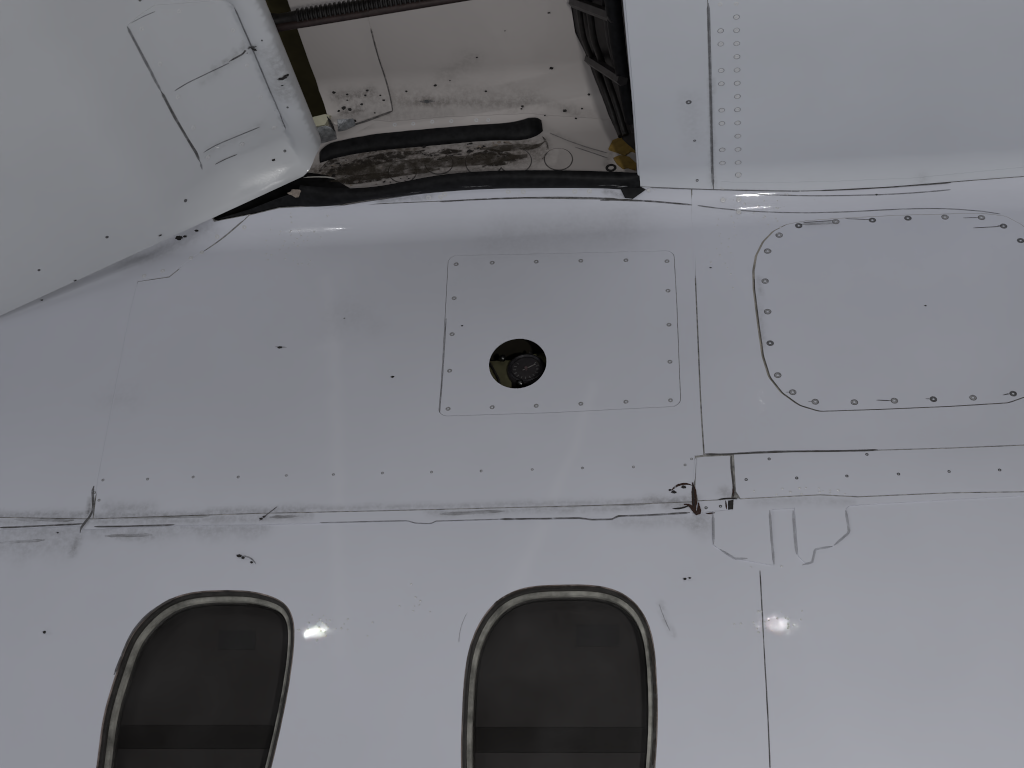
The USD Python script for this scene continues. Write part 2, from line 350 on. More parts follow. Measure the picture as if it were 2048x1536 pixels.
GLASS = look('window_glass', {'f': ('fresnel', {'IOR': 1.5}), 't': ('transparent_bsdf', {'color': (0.75, 0.74, 0.73)}), 'g': ('glossy_bsdf', {'roughness': 0.03, 'color': (1, 1, 1)}), 'mx': ('mix_closure', {}), 'pos': ('geometry', {}), 'n': ('noise_texture', {'scale': 7.0, 'detail': 5.0, 'roughness': 0.6}), 'r': ('rgb_ramp', {'ramp': [(0.35, (0.004, 0.004, 0.004)), (0.75, (0.026, 0.026, 0.026))]}), 'd': ('diffuse_bsdf', {'color': (0.6, 0.6, 0.62)}), 'ms': ('mix_closure', {})},
    [('f.fac', 'mx.fac'), ('pos.position', 'n.vector'), ('n.fac', 'r.fac'), ('r.color', 'ms.fac'), ('t.BSDF', 'ms.closure1'), ('d.BSDF', 'ms.closure2'), ('ms.closure', 'mx.closure1'), ('g.BSDF', 'mx.closure2')], 'mx.closure')

LP = []
for i, (q, dist, rad) in enumerate(LAMPS):   # each floodlight stands where its mirror image in the flank is seen
    u, s = A.px(*q); P = A.map([u], [s])[0]; n = A.normal(np.array([u]), np.array([s]))[0]; d = ray(*q)
    r = d - 2 * d.dot(n) * n; pos = P + r * dist
    LP.append(pos)
    sphere_light('flood_lamp' if i == 0 else f'flood_lamp_{i:03d}', pos, rad, LAMP_I, (1, 1, 1))

u, s = A.px(*FLASH[0]); P = A.map([u], [s])[0]
fx = EYE[0] + 2 * (P[0] - EYE[0])            # beside the camera, where its image falls in the fillet
fx = max(0.1, min(0.55, fx)); print('flash x', fx)
sphere_light('camera_side_lamp', (fx, EYE[1] - 0.1, EYE[2] - 0.16), FLASH[1], FLASH[2], (1, 0.99, 0.97))
# ------------------------------------------------------------------ stains painted as amounts of grime, brown and a paler tone
def seg_d(us, a, b):
    ab = b - a; t = np.clip(((us - a) @ ab) / max(ab @ ab, 1e-12), 0, 1); return np.linalg.norm(us - a - t[:, None] * ab, axis=1)
def stainer(ch, items):
    """items: (channel, strength, width px, polyline px, warp)."""
    pre = []
    for c, st, w, L in items:
        q = ch.pts(L); pre.append((c, st, w * pxm(ch, *L[0]), q))
    def f(us):
        out = np.zeros((len(us), 4))
        p3 = np.c_[us * 30, np.zeros(len(us))]
        wob = (np.c_[fbm(p3, 3, 3), fbm(p3, 3, 8)] - 0.5)
        for c, st, w, q in pre:
            lo, hi = q.min(0) - 3 * w, q.max(0) + 3 * w
            m = ((us > lo) & (us < hi)).all(1)
            if not m.any(): continue
            uu = us[m] + wob[m] * w * 1.2
            d = seg_d(uu, q[0], q[0]) if len(q) == 1 else np.min([seg_d(uu, a, b) for a, b in zip(q[:-1], q[1:])], axis=0)
            out[m, c] = np.maximum(out[m, c], st * np.exp(-(d / w) ** 2))
        return np.clip(out, 0, 1)
    return f

# ================================================================== FUSELAGE
fus = thing('aircraft_fuselage', 'white painted aircraft flank with two dark cabin windows, riveted and stained, below the wing', 'fuselage')
WIN1 = [(192, 1536), (205, 1440), (235, 1335), (262, 1270), (290, 1235), (330, 1203), (375, 1186), (440, 1180), (500, 1182), (542, 1192), (572, 1210), (586, 1237), (589, 1275), (583, 1340), (565, 1440), (543, 1536), (512, 1640), (470, 1715), (400, 1760), (310, 1768), (235, 1750), (190, 1705), (178, 1640)]
WIN2 = [(922, 1536), (925, 1400), (940, 1290), (965, 1235), (1000, 1197), (1050, 1175), (1120, 1169), (1195, 1171), (1248, 1188), (1285, 1224), (1304, 1270), (1313, 1340), (1316, 1420), (1311, 1536), (1298, 1640), (1268, 1715), (1205, 1755), (1110, 1765), (1020, 1755), (960, 1715), (932, 1640)]
w1, w2 = spoly(A, WIN1), spoly(A, WIN2)
MM = pxm(A, 1100, 1000); print('mm per px', MM * 1000)
gauge_hole = spoly(A, [(1036 + 57.5 * math.cos(a) + 2 * math.sin(a), 730 + 50 * math.sin(a) - 5 * math.cos(a)) for a in np.linspace(0, 2 * np.pi, 16, endpoint=False)], 60)

skin_st = stainer(A, [
    (0, .30, 22, [(0, 1062), (170, 1058), (300, 1056), (520, 1052)]), (0, .35, 10, [(235, 1073), (305, 1071)]), (0, .25, 30, [(0, 1090), (120, 1085), (165, 1060)]),
    (0, .5, 10, [(160, 1075), (145, 1105)]), (0, .22, 14, [(1240, 1045), (1420, 1040)]), (1, .25, 18, [(1395, 1045), (1410, 1060)]),
    (2, 0.15, 16, [(670, 1050), (678, 1180), (680, 1300)]), (2, 0.17, 14, [(1085, 1050), (1050, 1130), (1028, 1175)]),  # two faint paler streaks
    (0, .18, 12, [(1060, 1330)]), (0, .3, 5, [(1320, 1205), (1330, 1240), (1345, 1270)])])
x0, x1 = -1.75, 1.75
lap = A.pts([(-500, 1062), (0, 1058), (380, 1050), (1380, 1026), (2048, 992), (2500, 965)])
s_lap = float(np.interp(0, lap[:, 0], lap[:, 1]))
skin_poly = Polygon([(x0, 0.02), (x1, 0.02), (x1, s_lap + 0.10), (x0, s_lap + 0.10)]).difference(w1).difference(w2)
plate('skin', A, skin_poly, -0.003, 0.0, WHITE, fus, 0.0065, stains=skin_st, label='lower flank skin round the two windows')

# ---- fairing: dark under-layer, then panels with open joints
EDGE_T = [(100, 640), (270, 562), (345, 545), (420, 470), (496, 428), (520, 427), (560, 413), (640, 409), (760, 405), (900, 400), (1050, 395), (1240, 397), (1265, 399), (1290, 377)]
SEAM = [(1278, 371), (1340, 374), (1427, 378), (1520, 381), (1640, 381), (1800, 372), (1920, 362), (2048, 352), (2300, 332)]
UPL = [(-600, 1075), (0, 1037), (185, 1040), (300, 1036), (520, 1029), (760, 1024), (1000, 1018), (1200, 1013), (1388, 1006)]
seamL = scurve(A, [(278, 566), (258, 650), (235, 770), (208, 910), (188, 1040)])
joint_r = scurve(A, [(1383, 376), (1387, 480), (1393, 610), (1400, 780), (1408, 912)])
row_r = A.pts([(1408, 912), (1600, 906), (1760, 903), (1900, 899), (2048, 893), (2400, 880)])
topc = A.pts(EDGE_T[1:-1]); seamc = np.array(scurve(A, SEAM).coords)
left_poly = Polygon(np.vstack([A.pts([(-600, 1075), (0, 1037), (187, 1040)]), np.array(seamL.coords)[::-1], A.pts([(340, 556), (395, 512), (500, 428), (430, 442), (380, 380), (0, 520), (-600, 700)])])).buffer(0)
mid_poly = Polygon(np.vstack([np.array(seamL.coords), A.pts([(188, 1040), (300, 1036), (520, 1029), (760, 1024), (1000, 1018), (1200, 1013), (1388, 1006), (1391, 915), (1408, 913)]),
    np.array(joint_r.coords)[::-1], seamc[:1], A.pts([(1290, 378), (1262, 399), (1240, 398), (1050, 395), (900, 400), (760, 406), (640, 410), (560, 414), (500, 429), (395, 513), (340, 557)])])).buffer(0)
gp = ppoly(A, [(898, 515), (893, 610), (888, 700), (883, 780), (878, 835), (1100, 828), (1361, 815), (1356, 690), (1353, 610), (1347, 505), (1100, 511)]).buffer(-20 * MM).buffer(20 * MM)
AP = [(1510, 580), (1509, 545), (1514, 515), (1528, 487), (1548, 466), (1575, 452), (1612, 445), (1680, 440), (1800, 434), (1960, 430), (2010, 436), (2045, 455), (2068, 485), (2078, 530), (2086, 620), (2090, 720), (2080, 765), (2060, 792), (2015, 808), (1900, 815), (1760, 821), (1640, 825), (1600, 813), (1565, 788), (1541, 757), (1528, 715), (1520, 660)]
ap = ppoly(A, AP).buffer(-30 * MM).buffer(60 * MM).buffer(-30 * MM)
right_poly = Polygon(np.vstack([np.array(joint_r.coords), row_r, A.pts([(2400, 332)]), seamc[::-1][seamc[::-1][:, 0] > joint_r.coords[0][0]]])).buffer(0)
strip_poly = Polygon(np.vstack([A.pts([(1466, 911)]), row_r[1:], A.pts([(2400, 970), (2048, 986), (1900, 988), (1715, 996), (1640, 992), (1560, 996), (1480, 1000), (1470, 985)])])).buffer(0)
block_poly = ppoly(A, [(1391, 917), (1408, 915), (1461, 913), (1467, 985), (1462, 999), (1440, 1002), (1395, 1004), (1389, 980)])
under = unary_union([left_poly, mid_poly, right_poly, strip_poly, block_poly]).buffer(0.012).buffer(-0.012).difference(gauge_hole.buffer(0.004))
T_UNDER, T_FAIR = 0.0031, 0.0045
plate('fairing_joint_bed', A, under, 0.0006, T_UNDER, GAP, fus, 0.008, label='dark grey bed seen only in the panel joints')
G = 1.5 * MM
fair_st = stainer(A, [(3, .3, 26, [(1500, 418), (1520, 392)]), (3, 1.0, 40, [(600, 445), (640, 455), (650, 490)]), 
    (0, .45, 9, [(0, 1033), (200, 1035), (300, 1033), (520, 1026), (610, 1024)]), (0, .3, 14, [(220, 1022), (300, 1018)]), (0, .30, 7, [(620, 1020), (1000, 1013), (1370, 1004)]),
    (1, .35, 12, [(1300, 1005), (1385, 1003)]), (0, .12, 40, [(240, 800)]), (0, .9, 4, [(186, 1000), (180, 1030)]),
    (2, 0.18, 13, [(655, 560), (668, 700), (676, 900), (678, 1030)]), (2, 0.20, 11, [(1185, 770), (1165, 850), (1135, 930), (1105, 1010)]),  # the same paler streaks, higher up
    (0, .10, 60, [(700, 640)]), (0, .12, 50, [(1000, 480), (1250, 460)]), (0, .25, 5, [(540, 1022), (560, 1016)]), (0, .2, 20, [(250, 530), (330, 500), (420, 455)])])
def cut(p): return p.buffer(-G, join_style=2)
fl_ = plate('fairing_panel', A, cut(left_poly), T_UNDER, T_FAIR, WHITE, fus, 0.008, stains=fair_st, label='fairing panel in the shade under the drooped flap')
gauge_gap = gp.buffer(G * 0.9)
fm_ = plate('fairing_panel', A, cut(mid_poly).difference(gauge_gap), T_UNDER, T_FAIR, WHITE, fus, 0.0065, stains=fair_st, label='large middle fairing panel round the gauge panel')
from shapely.affinity import translate
ap_gap = unary_union([ap.buffer(1.6 * MM), translate(ap, -5.5 * MM, 0), translate(ap, -3 * MM, 0), translate(ap, -3 * MM, -2.2 * MM), translate(ap, 0, -2.2 * MM)])
fr_ = plate('fairing_panel', A, cut(right_poly).difference(ap_gap), T_UNDER, T_FAIR, WHITE, fus, 0.008, stains=fair_st, label='fairing panel framing the large rounded access panel')
fs_ = plate('fairing_panel', A, cut(strip_poly), T_UNDER, T_FAIR, WHITE, fus, 0.01, stains=fair_st, label='narrow screwed fairing strip below the access panel')
fb_ = plate('fairing_panel', A, cut(block_poly), T_UNDER, T_FAIR - 0.0004, WHITE, fus, 0.01, stains=stainer(A, [(1, .4, 12, [(1450, 985), (1463, 1000)]), (0, .3, 10, [(1392, 1000)])]), label='small square fairing block with rusty lower corners')

# ---- sealant strip along the lower lap
low = [(-600, 1085), (0, 1060), (160, 1052), (172, 1060), (250, 1056), (380, 1051), (520, 1050), (640, 1047), (815, 1043), (832, 1048), (862, 1049), (872, 1044), (1000, 1040), (1160, 1038), (1185, 1041), (1225, 1040), (1236, 1034), (1300, 1032), (1385, 1027)]
strip_l = Polygon(np.vstack([A.pts(low), A.pts(UPL)[::-1]])).buffer(0).difference(mid_poly.buffer(-G)).difference(left_poly.buffer(-G))
plate('sealant_strip', A, strip_l, 0.0004, 0.0026, WHITE, fus, 0.01, stains=stainer(A, [(0, .35, 9, [(0, 1044), (400, 1042), (620, 1034)]), (0, .3, 8, [(860, 1028), (1300, 1016)]), (1, .4, 10, [(1330, 1012), (1390, 1010)])]), label='painted sealant strip along the lower edge of the middle fairing')
low_r = [(1390, 1028), (1430, 1023), (1480, 1022), (1540, 1020), (1590, 1017), (1620, 1021), (1690, 1019), (1700, 1012), (1760, 1008), (2048, 992), (2400, 975)]
strip_r = Polygon(np.vstack([A.pts(low_r), A.pts([(2400, 968), (2048, 984), (1900, 986), (1715, 994), (1640, 990), (1560, 994), (1480, 998), (1395, 1003)])])).buffer(0).difference(strip_poly.buffer(-G)).difference(block_poly.buffer(-G))
plate('sealant_strip', A, strip_r, 0.0004, 0.0024, WHITE, fus, 0.01, stains=stainer(A, [(0, .2, 10, [(1500, 1005), (1700, 1005)])]), label='painted sealant strip below the screwed fairing strip')
# doublers below it
for L, lab in (([(1426, 1024), (1426, 1090), (1438, 1098), (1470, 1118), (1545, 1131), (1543, 1019)], None), ([(1589, 1017), (1596, 1112), (1612, 1128), (1624, 1126), (1628, 1100), (1665, 1093), (1699, 1066), (1691, 1018)], None)):
    dp = ppoly(A, L); plate('doubler_plate', A, dp, 0.0002, 0.0024, WHITE, fus, 0.02, stains=lambda us: np.zeros((len(us), 3)))

# ---- the two screwed panels
apanel = plate('access_panel', A, ap, T_UNDER, T_FAIR + 0.0003, WHITE, fus, 0.009, stains=stainer(A, [(0, .18, 9, [(1606, 450), (1668, 450)]), (0, .3, 6, [(1516, 560), (1520, 640), (1526, 700)])]), label='large rounded rectangular access panel with a ring of screws')
gpanel = plate('gauge_panel', A, gp.difference(gauge_hole), T_UNDER, T_FAIR + 0.0002, WHITE, fus, 0.007, stains=fair_st, label='square screwed panel with a round sight hole')
def screw(ch, x, y, r_px, parent, mat, off, name='screw'):
    u, s = ch.px(x, y); r = r_px * pxm(ch, x, y)
    pr = [(r, -0.0006), (r, 0.0003), (r * .86, 0.0006), (r * .42, 0.0006), (r * .34, -0.0001), (0.0001, -0.0002)]
    return write(name, lathe(ch, u, s, pr, 12, off), mat, parent)
AS = [(1597, 455, 1), (1671, 447, 0), (1744, 444, 1), (1815, 440, 1), (1889, 438, 0), (1962, 439, 0), (2006, 456, 1), (2040, 485, 1), (1558, 474, 0), (1535, 506, 0), (1530, 566, 0), (1535, 627, 0), (1540, 690, 1), (1555, 754, 0), (1585, 788, 0), (1630, 807, 0), (1708, 808, 0), (1788, 805, 0), (1866, 802, 1), (1945, 799, 0), (2025, 791, 1)]
grings = {}
def ring_of(ch, x, y, r_px, w_px, key):
    u, s = ch.px(x, y); m = pxm(ch, x, y)
    grings.setdefault(key, []).append(Point(u, s).buffer((r_px + w_px) * m).difference(Point(u, s).buffer((r_px - 0.6) * m)))
for x, y, d in AS:
    screw(A, x, y, 6.4, apanel, SCREWD if d else SCREW, T_FAIR + 0.0003); ring_of(A, x, y, 6.6, 0.9, 'a')
plate('screw_grime', A, merge(A, grings['a']), T_FAIR + 0.0004, T_FAIR + 0.0006, JOINT, apanel, 0, kind='stuff')
GS = [(905, 672), (900, 745), (897, 821), (985, 818), (1073, 815), (1162, 811), (1252, 807), (1341, 804), (1340, 727), (1338, 653), (1336, 585), (1334, 526), (909, 600), (913, 532), (985, 529), (1073, 527), (1162, 525), (1252, 524)]
for x, y in GS:
    screw(A, x, y, 5.0, gpanel, SCREW, T_FAIR + 0.0002)
FS = [(208, 963), (297, 961), (388, 957), (478, 957), (574, 954), (668, 952), (766, 949), (864, 947), (963, 945), (1065, 942), (1165, 939), (1267, 937), (200, 1003), (191, 988), (1383, 921), (1370, 933)]
for x, y in FS: screw(A, x, y, 3.0, fm_, SCREW, T_FAIR)
for x, y in [(1492, 962), (1593, 959), (1693, 955), (1796, 951), (1897, 946), (1998, 943), (1538, 921), (1733, 912)]: screw(A, x, y, 3.4, fs_, SCREWD, T_FAIR)
for x, y in [(1412, 1017), (1441, 1014)]: screw(A, x, y, 3.4, fb_, SCREWD, 0.0024)
for x, y in [(290, 555), (327, 545), (383, 519), (405, 508), (436, 475), (490, 455)]: screw(A, x, y, 4.5, fl_, RIVET, T_FAIR, 'rivet')

def ribbon(name, ch, L, w_px, off, mat, parent, seed=0, amp=0.6, curve=True, kind=None, label=None):
    amp *= 0.3; w_px *= 0.85
    ln = scurve(ch, L) if curve else LineString(ch.pts(L)); q = L[len(L) // 2]
    plate(name, ch, ragged(ln, w_px * pxm(ch, *q), seed, amp), off, off + 0.00025, mat, parent, 0.01 if curve else 0.02, label=label, kind=kind)
# ---- windows
def window(w, px_c, lab, sh_y):
    t = UsdGeom.Xform.Define(stage, f'{fus.GetPath()}/{numbered(str(fus.GetPath()), "cabin_window")}').GetPrim(); t.SetCustomDataByKey('label', lab)
    rim = w.difference(w.buffer(-2.2 * MM)); plate('gasket', A, w.buffer(0.004).difference(w.buffer(-8.5 * MM)), -0.013, -0.0035, RINGD, t, 0.012)
    plate('edge_sealant', A, rim, -0.0035, -0.0008, plainseal, t, 0.01)
    inner = w.buffer(-4 * MM)
    ring = inner.difference(w.buffer(-17 * MM)); plate('frame', A, ring, -0.024, -0.0125, RING, t, 0.01)
    plate('inner_gasket', A, w.buffer(-15.5 * MM).difference(w.buffer(-21 * MM)), -0.030, -0.0245, RINGD, t, 0.012)
    plate('pane', A, w.buffer(-18 * MM), -0.0243, -0.0205, GLASS, t, 0.02)
    us = A.pts(px_c); b = w.buffer(0.03).bounds
    (sa, sb) = [float(A.px(px_c[0][0], q)[1]) for q in sh_y]
    plate('window_shade', A, Polygon([(b[0], sa), (b[2], sa), (b[2], b[3]), (b[0], b[3])]), -0.060, -0.055, SHADE, t, 0.03)
    plate('reflected_band', A, Polygon([(b[0], sb), (b[2], sb), (b[2], sa - .001), (b[0], sa - .001)]), -0.060, -0.050, REFLB, t, 0.03)  # dark strip behind the glass imitating a reflected band
    plate('cabin_lining', A, Polygon([(b[0], b[1]), (b[2], b[1]), (b[2], sb - .001), (b[0], sb - .001)]), -0.068, -0.0515, SHADE, t, 0.03)
    plate('reflected_patch', A, Polygon([us[1], us[2], us[3], us[4]]), -0.0549, -0.0535, REFLP, t, 0.03)  # dark rectangle imitating a reflection in the pane
    lining = w.buffer(0.03).difference(w.buffer(0.001)); plate('reveal', A, lining, -0.068, -0.0305, DARKIN, t, 0.02)
    return t
plainseal = plain('edge_sealant_brown', (0.16, 0.13, 0.12), 0.5, 0, 25, 0.9, 0.6)
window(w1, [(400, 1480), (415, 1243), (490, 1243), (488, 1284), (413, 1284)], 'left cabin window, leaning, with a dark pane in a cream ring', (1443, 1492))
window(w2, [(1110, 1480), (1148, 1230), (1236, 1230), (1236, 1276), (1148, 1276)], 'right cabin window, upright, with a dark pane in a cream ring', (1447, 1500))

for i, (L, w_) in enumerate([([(1298, 1275), (1308, 1340), (1311, 1430), (1306, 1530)], 6), ([(228, 1350), (248, 1300), (270, 1258), (300, 1226), (352, 1195)], 6), ([(985, 1212), (1030, 1185), (1090, 1174), (1180, 1174)], 5), ([(926, 1450), (930, 1370), (942, 1290)], 4), ([(1230, 1184), (1268, 1208), (1292, 1245)], 4)]):
    ribbon('window_edge_grime', A, L, w_, 0.0003, BROWN if i % 2 == 0 else JOINT, fus, 260 + i, 0.5)

# ---- well behind the gauge hole
well = gauge_hole.buffer(0.05)
plate('gauge_well', A, well, -0.13, -0.125, DARKIN, fus, 0.03, label='dark space behind the round sight hole')
plate('gauge_well_wall', A, well.difference(gauge_hole.buffer(0.045)), -0.125, 0.0004, DARKIN, fus, 0.03)
br = Polygon([A.pxo(*q, -.055) for q in [(968, 726), (1022, 724), (1024, 800), (968, 800)]]); plate('gauge_bracket', A, br, -0.055, -0.05, OLIVE, fus, 0.03, label='olive green bracket behind the sight hole')
br = Polygon([A.pxo(*q, -.065) for q in [(1062, 712), (1120, 706), (1120, 760), (1075, 750)]]); plate('gauge_bracket', A, br, -0.065, -0.06, OLIVE, fus, 0.03, label='olive green bracket behind the sight hole')

# ---- joint dirt, streaks and chips on the flank
O = T_FAIR + 0.0005
ribbon('joint_filler', A, [(278, 567), (258, 650), (235, 770), (208, 910), (190, 1000)], 7, T_FAIR - 0.0007, WHITE, fus, 1, 0.0)
ribbon('joint_filler', A, [(360, 541), (395, 512), (450, 466), (497, 430)], 7, T_FAIR - 0.0007, WHITE, fus, 2, 0.0)
ribbon('joint_filler', A, [(1384, 390), (1387, 480), (1390, 560)], 4, T_UNDER + 0.0015, WHITE, fus, 3)
ribbon('joint_filler', A, [(1391, 920), (1389, 950), (1388, 965)], 3.5, T_UNDER + 0.002, WHITE, fus, 4)
ribbon('joint_grime', A, [(1410, 911), (1450, 912), (1500, 909), (1600, 906), (1755, 903)], 5, O, JOINT, fus, 5)
ribbon('joint_grime', A, [(1463, 915), (1464, 950), (1467, 985), (1465, 1000)], 4.5, O, JOINT, fus, 6)
ribbon('joint_grime', A, [(190, 975), (188, 1000), (185, 1030), (170, 1050), (163, 1068)], 6, O, JOINT, fus, 7, 0.9)
ribbon('joint_grime', A, [(0, 1057), (90, 1053), (168, 1049)], 4, 0.0030, JOINT, fus, 8)
ribbon('joint_grime', A, [(190, 1055), (260, 1054), (350, 1051)], 4, 0.0030, JOINT, fus, 9)
ribbon('joint_grime', A, [(640, 1047), (815, 1043), (832, 1048), (862, 1049), (872, 1044), (1000, 1040)], 2.5, 0.0030, FAINT, fus, 10, curve=False)
ribbon('joint_grime', A, [(1000, 1040), (1160, 1038), (1185, 1041), (1225, 1040), (1236, 1034), (1300, 1032), (1380, 1027)], 4.5, 0.0030, JOINT, fus, 11, curve=False)
ribbon('joint_grime', A, [(880, 829), (884, 780), (893, 640)], 2.5, O, FAINT, fus, 12)
ribbon('joint_grime', A, [(1520, 1140), (1524, 1220), (1530, 1330), (1536, 1440), (1540, 1540)], 3, 0.0004, JOINT, fus, 13, 0.9)
ribbon('joint_grime', A, [(1500, 388), (1640, 392), (1760, 390), (1900, 380)], 3, O, FAINT, fus, 14)
ribbon('joint_grime', A, [(1200, 400), (1290, 402), (1340, 406), (1384, 411)], 4, O, JOINT, fus, 15)
ribbon('joint_grime', A, [(1395, 412), (1500, 424), (1700, 426), (1960, 426), (2000, 432)], 3, O, FAINT, fus, 16)
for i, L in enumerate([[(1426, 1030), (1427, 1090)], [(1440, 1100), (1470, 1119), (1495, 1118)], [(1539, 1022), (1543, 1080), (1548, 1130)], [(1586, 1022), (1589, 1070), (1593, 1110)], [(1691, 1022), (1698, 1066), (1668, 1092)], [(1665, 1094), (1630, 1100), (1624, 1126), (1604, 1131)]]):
    ribbon('painted_edge_shade', A, L, 6, 0.0026, SOFTG, fus, 20 + i, 0.1, curve=False)  # soft shadow along the doubler edges, painted as grey ribbons
for i, (L, w, mt) in enumerate([([(1600, 453), (1668, 450)], 7, SMEAR), ([(1606, 449), (1665, 445)], 2.5, JOINT), ([(1690, 441), (1740, 443)], 2.2, JOINT), ([(1925, 440), (1956, 439)], 2.0, JOINT), ([(1945, 460), (2000, 457)], 2.2, JOINT), ([(1752, 804), (1782, 805)], 2.5, JOINT), ([(2004, 794), (2019, 791)], 3, JOINT), ([(1571, 788), (1580, 788)], 2.5, JOINT), ([(1616, 807), (1624, 807)], 2.5, JOINT), ([(1850, 801), (1860, 802)], 2.5, JOINT), ([(1994, 455), (2002, 456)], 4, BLACKD)]):
    ribbon('screw_streak', A, L, w, T_FAIR + 0.0007, mt, apanel, 40 + i, 0.5, curve=False)
plate('panel_gasket', A, ap_gap.difference(ap.buffer(-.001)), T_UNDER + .0002, T_UNDER + .0010, plain('gasket_beige', (0.26, 0.24, 0.21), 0.6, 0, 25, 0.45, 0.3), fus, 0.02, label='beige gasket line in the groove round the access panel')
plate('panel_gasket', A, ap.buffer(2.6 * MM).difference(ap.buffer(.3 * MM)).intersection(ppoly(A, [(1480, 530), (1560, 620), (1600, 780), (2048, 780), (2048, 860), (1480, 880)])), T_UNDER + .0010, T_UNDER + .0014, JOINT, fus, 0.02)
# rusty crack at the block
ribbon('rust_stain', A, [(1385, 968), (1388, 990), (1389, 1015), (1390, 1030)], 12, O, RUST, fus, 61, 0.3)
ribbon('rust_stain', A, [(1386, 972), (1387, 1000), (1388, 1020)], 3.5, O + .0003, BLACKD, fus, 62, 0.4)
ribbon('rust_stain', A, [(1345, 1019), (1366, 1017), (1380, 1012)], 5, 0.0031, BLACKD, fus, 63, 0.8)
ribbon('rust_stain', A, [(1368, 1012), (1384, 1018), (1394, 1030), (1397, 1008)], 9, O + .0002, RUST, fus, 64, 0.6)
ribbon('rust_stain', A, [(1343, 984), (1352, 976), (1366, 971), (1384, 974)], 6, O, RUST, fus, 65, 0.9)
ribbon('rust_stain', A, [(1396, 1022), (1399, 1012)], 4, O, BLACKD, fus, 66, 0.5)
ribbon('rust_stain', A, [(1437, 1002), (1455, 1000), (1474, 1001)], 4, O, BLACKD, fus, 67, 0.8)
ribbon('rust_stain', A, [(1466, 975), (1466, 1000)], 5, O, RUST, fus, 68, 0.6)
ribbon('rust_stain', A, [(1451, 1003), (1453, 1020)], 4, .0031, RUST, fus, 69, 0.6)
plate('open_notch', A, ppoly(A, [(1456, 1003), (1467, 1001), (1466, 1020), (1456, 1021)]), 0.0025, 0.0029, BLACKD, fus, 0)
ribbon('rust_stain', A, [(1412, 1029), (1430, 1027)], 4, 0.0028, RUST, fus, 70, 0.9)
chips = [(1348, 987, 4), (1340, 983, 2.5), (1367, 977, 4), (1358, 972, 2), (561, 698, 4), (786, 757, 3.2), (92, 1266, 3), (480, 1114, 4), (488, 1118, 3), (505, 1127, 2.5), (360, 477, 7), (372, 474, 4), (395, 462, 4), (1421, 539, 2), (1370, 1160, 2.5), (1380, 1158, 2), (1850, 615, 2), (1752, 390, 2.5), (925, 655, 2), (690, 640, 1.6), (524, 1040, 3), (530, 1036, 2.5), (1389, 276, 3), (118, 1068, 2)]
ch_polys = [blob(A.px(x, y), r * MM, i, 1.25, 0.85) for i, (x, y, r) in enumerate(chips) if y > 380]
plate('paint_chip', A, merge(A, ch_polys), O, O + .0002, BLACKD, fus, 0, kind='stuff', label='small dark chips and specks in the white paint')
ribbon('scuff_mark', A, [(552, 697), (575, 698)], 2, O, JOINT, fus, 80, 0.4)
ribbon('scuff_mark', A, [(478, 1113), (500, 1116), (512, 1128)], 3.5, O - .004, FAINT, fus, 81, 0.9)
ribbon('scuff_mark', A, [(520, 1045), (538, 1030), (556, 1016)], 2.5, O, JOINT, fus, 82, 0.6)
ribbon('scuff_mark', A, [(1318, 1208), (1330, 1240), (1340, 1262)], 1.6, 0.0004, SOFTG, fus, 83)
ribbon('scuff_mark', A, [(935, 1225), (922, 1255), (918, 1285)], 1.6, 0.0004, SOFTG, fus, 84)
for i, L in enumerate([[(210, 1072), (305, 1070)], [(0, 1086), (90, 1080)], [(240, 1036), (420, 1034)], [(540, 1036), (600, 1034)], [(880, 1030), (1010, 1024)], [(1060, 1016), (1300, 1010)], [(30, 1040), (150, 1042)]]):
    ribbon('grime_smear', A, L, 8, 0.0031 if i != 0 and i != 1 else 0.0004, SMEAR, fus, 90 + i, 0.9, curve=False)

nb = np.random.default_rng(11); NV, NF = [], []
for cx, cy, sx, sy, n in [(1535, 420, 60, 40, 40), (1450, 480, 35, 90, 22), (1545, 1245, 55, 25, 26), (640, 1255, 60, 22, 26), (832, 1205, 25, 22, 8), (585, 480, 55, 55, 40), (1620, 985, 90, 8, 14), (1530, 1120, 50, 20, 8), (610, 525, 40, 8, 8), (1300, 378, 12, 4, 3)]:
    for _ in range(n):
        x, y = cx + sx * nb.normal() * .6, cy + sy * nb.normal() * .6
        if y < 400 and x < 1300: continue
        try: u, s_ = A.px(x, y)
        except ValueError: continue
        r = (0.0010 + 0.0012 * nb.random()); base = T_FAIR if y < 1000 else 0.0003
        V, Fc, Nn = lathe(A, u, s_, [(r, -0.0002), (r * .9, r * .22), (r * .6, r * .42), (r * .25, r * .5), (0.00002, r * .52)], 10, base + (0.0018 if y < 383 else 0))
        NF.append(Fc + sum(len(q[0]) for q in NV)); NV.append((V, Nn))
write('paint_nib', (np.vstack([q[0] for q in NV]), np.vstack(NF), np.vstack([q[1] for q in NV])), RIVET, fus, 'tiny hard bumps of paint that glint in the lamps', 'stuff')

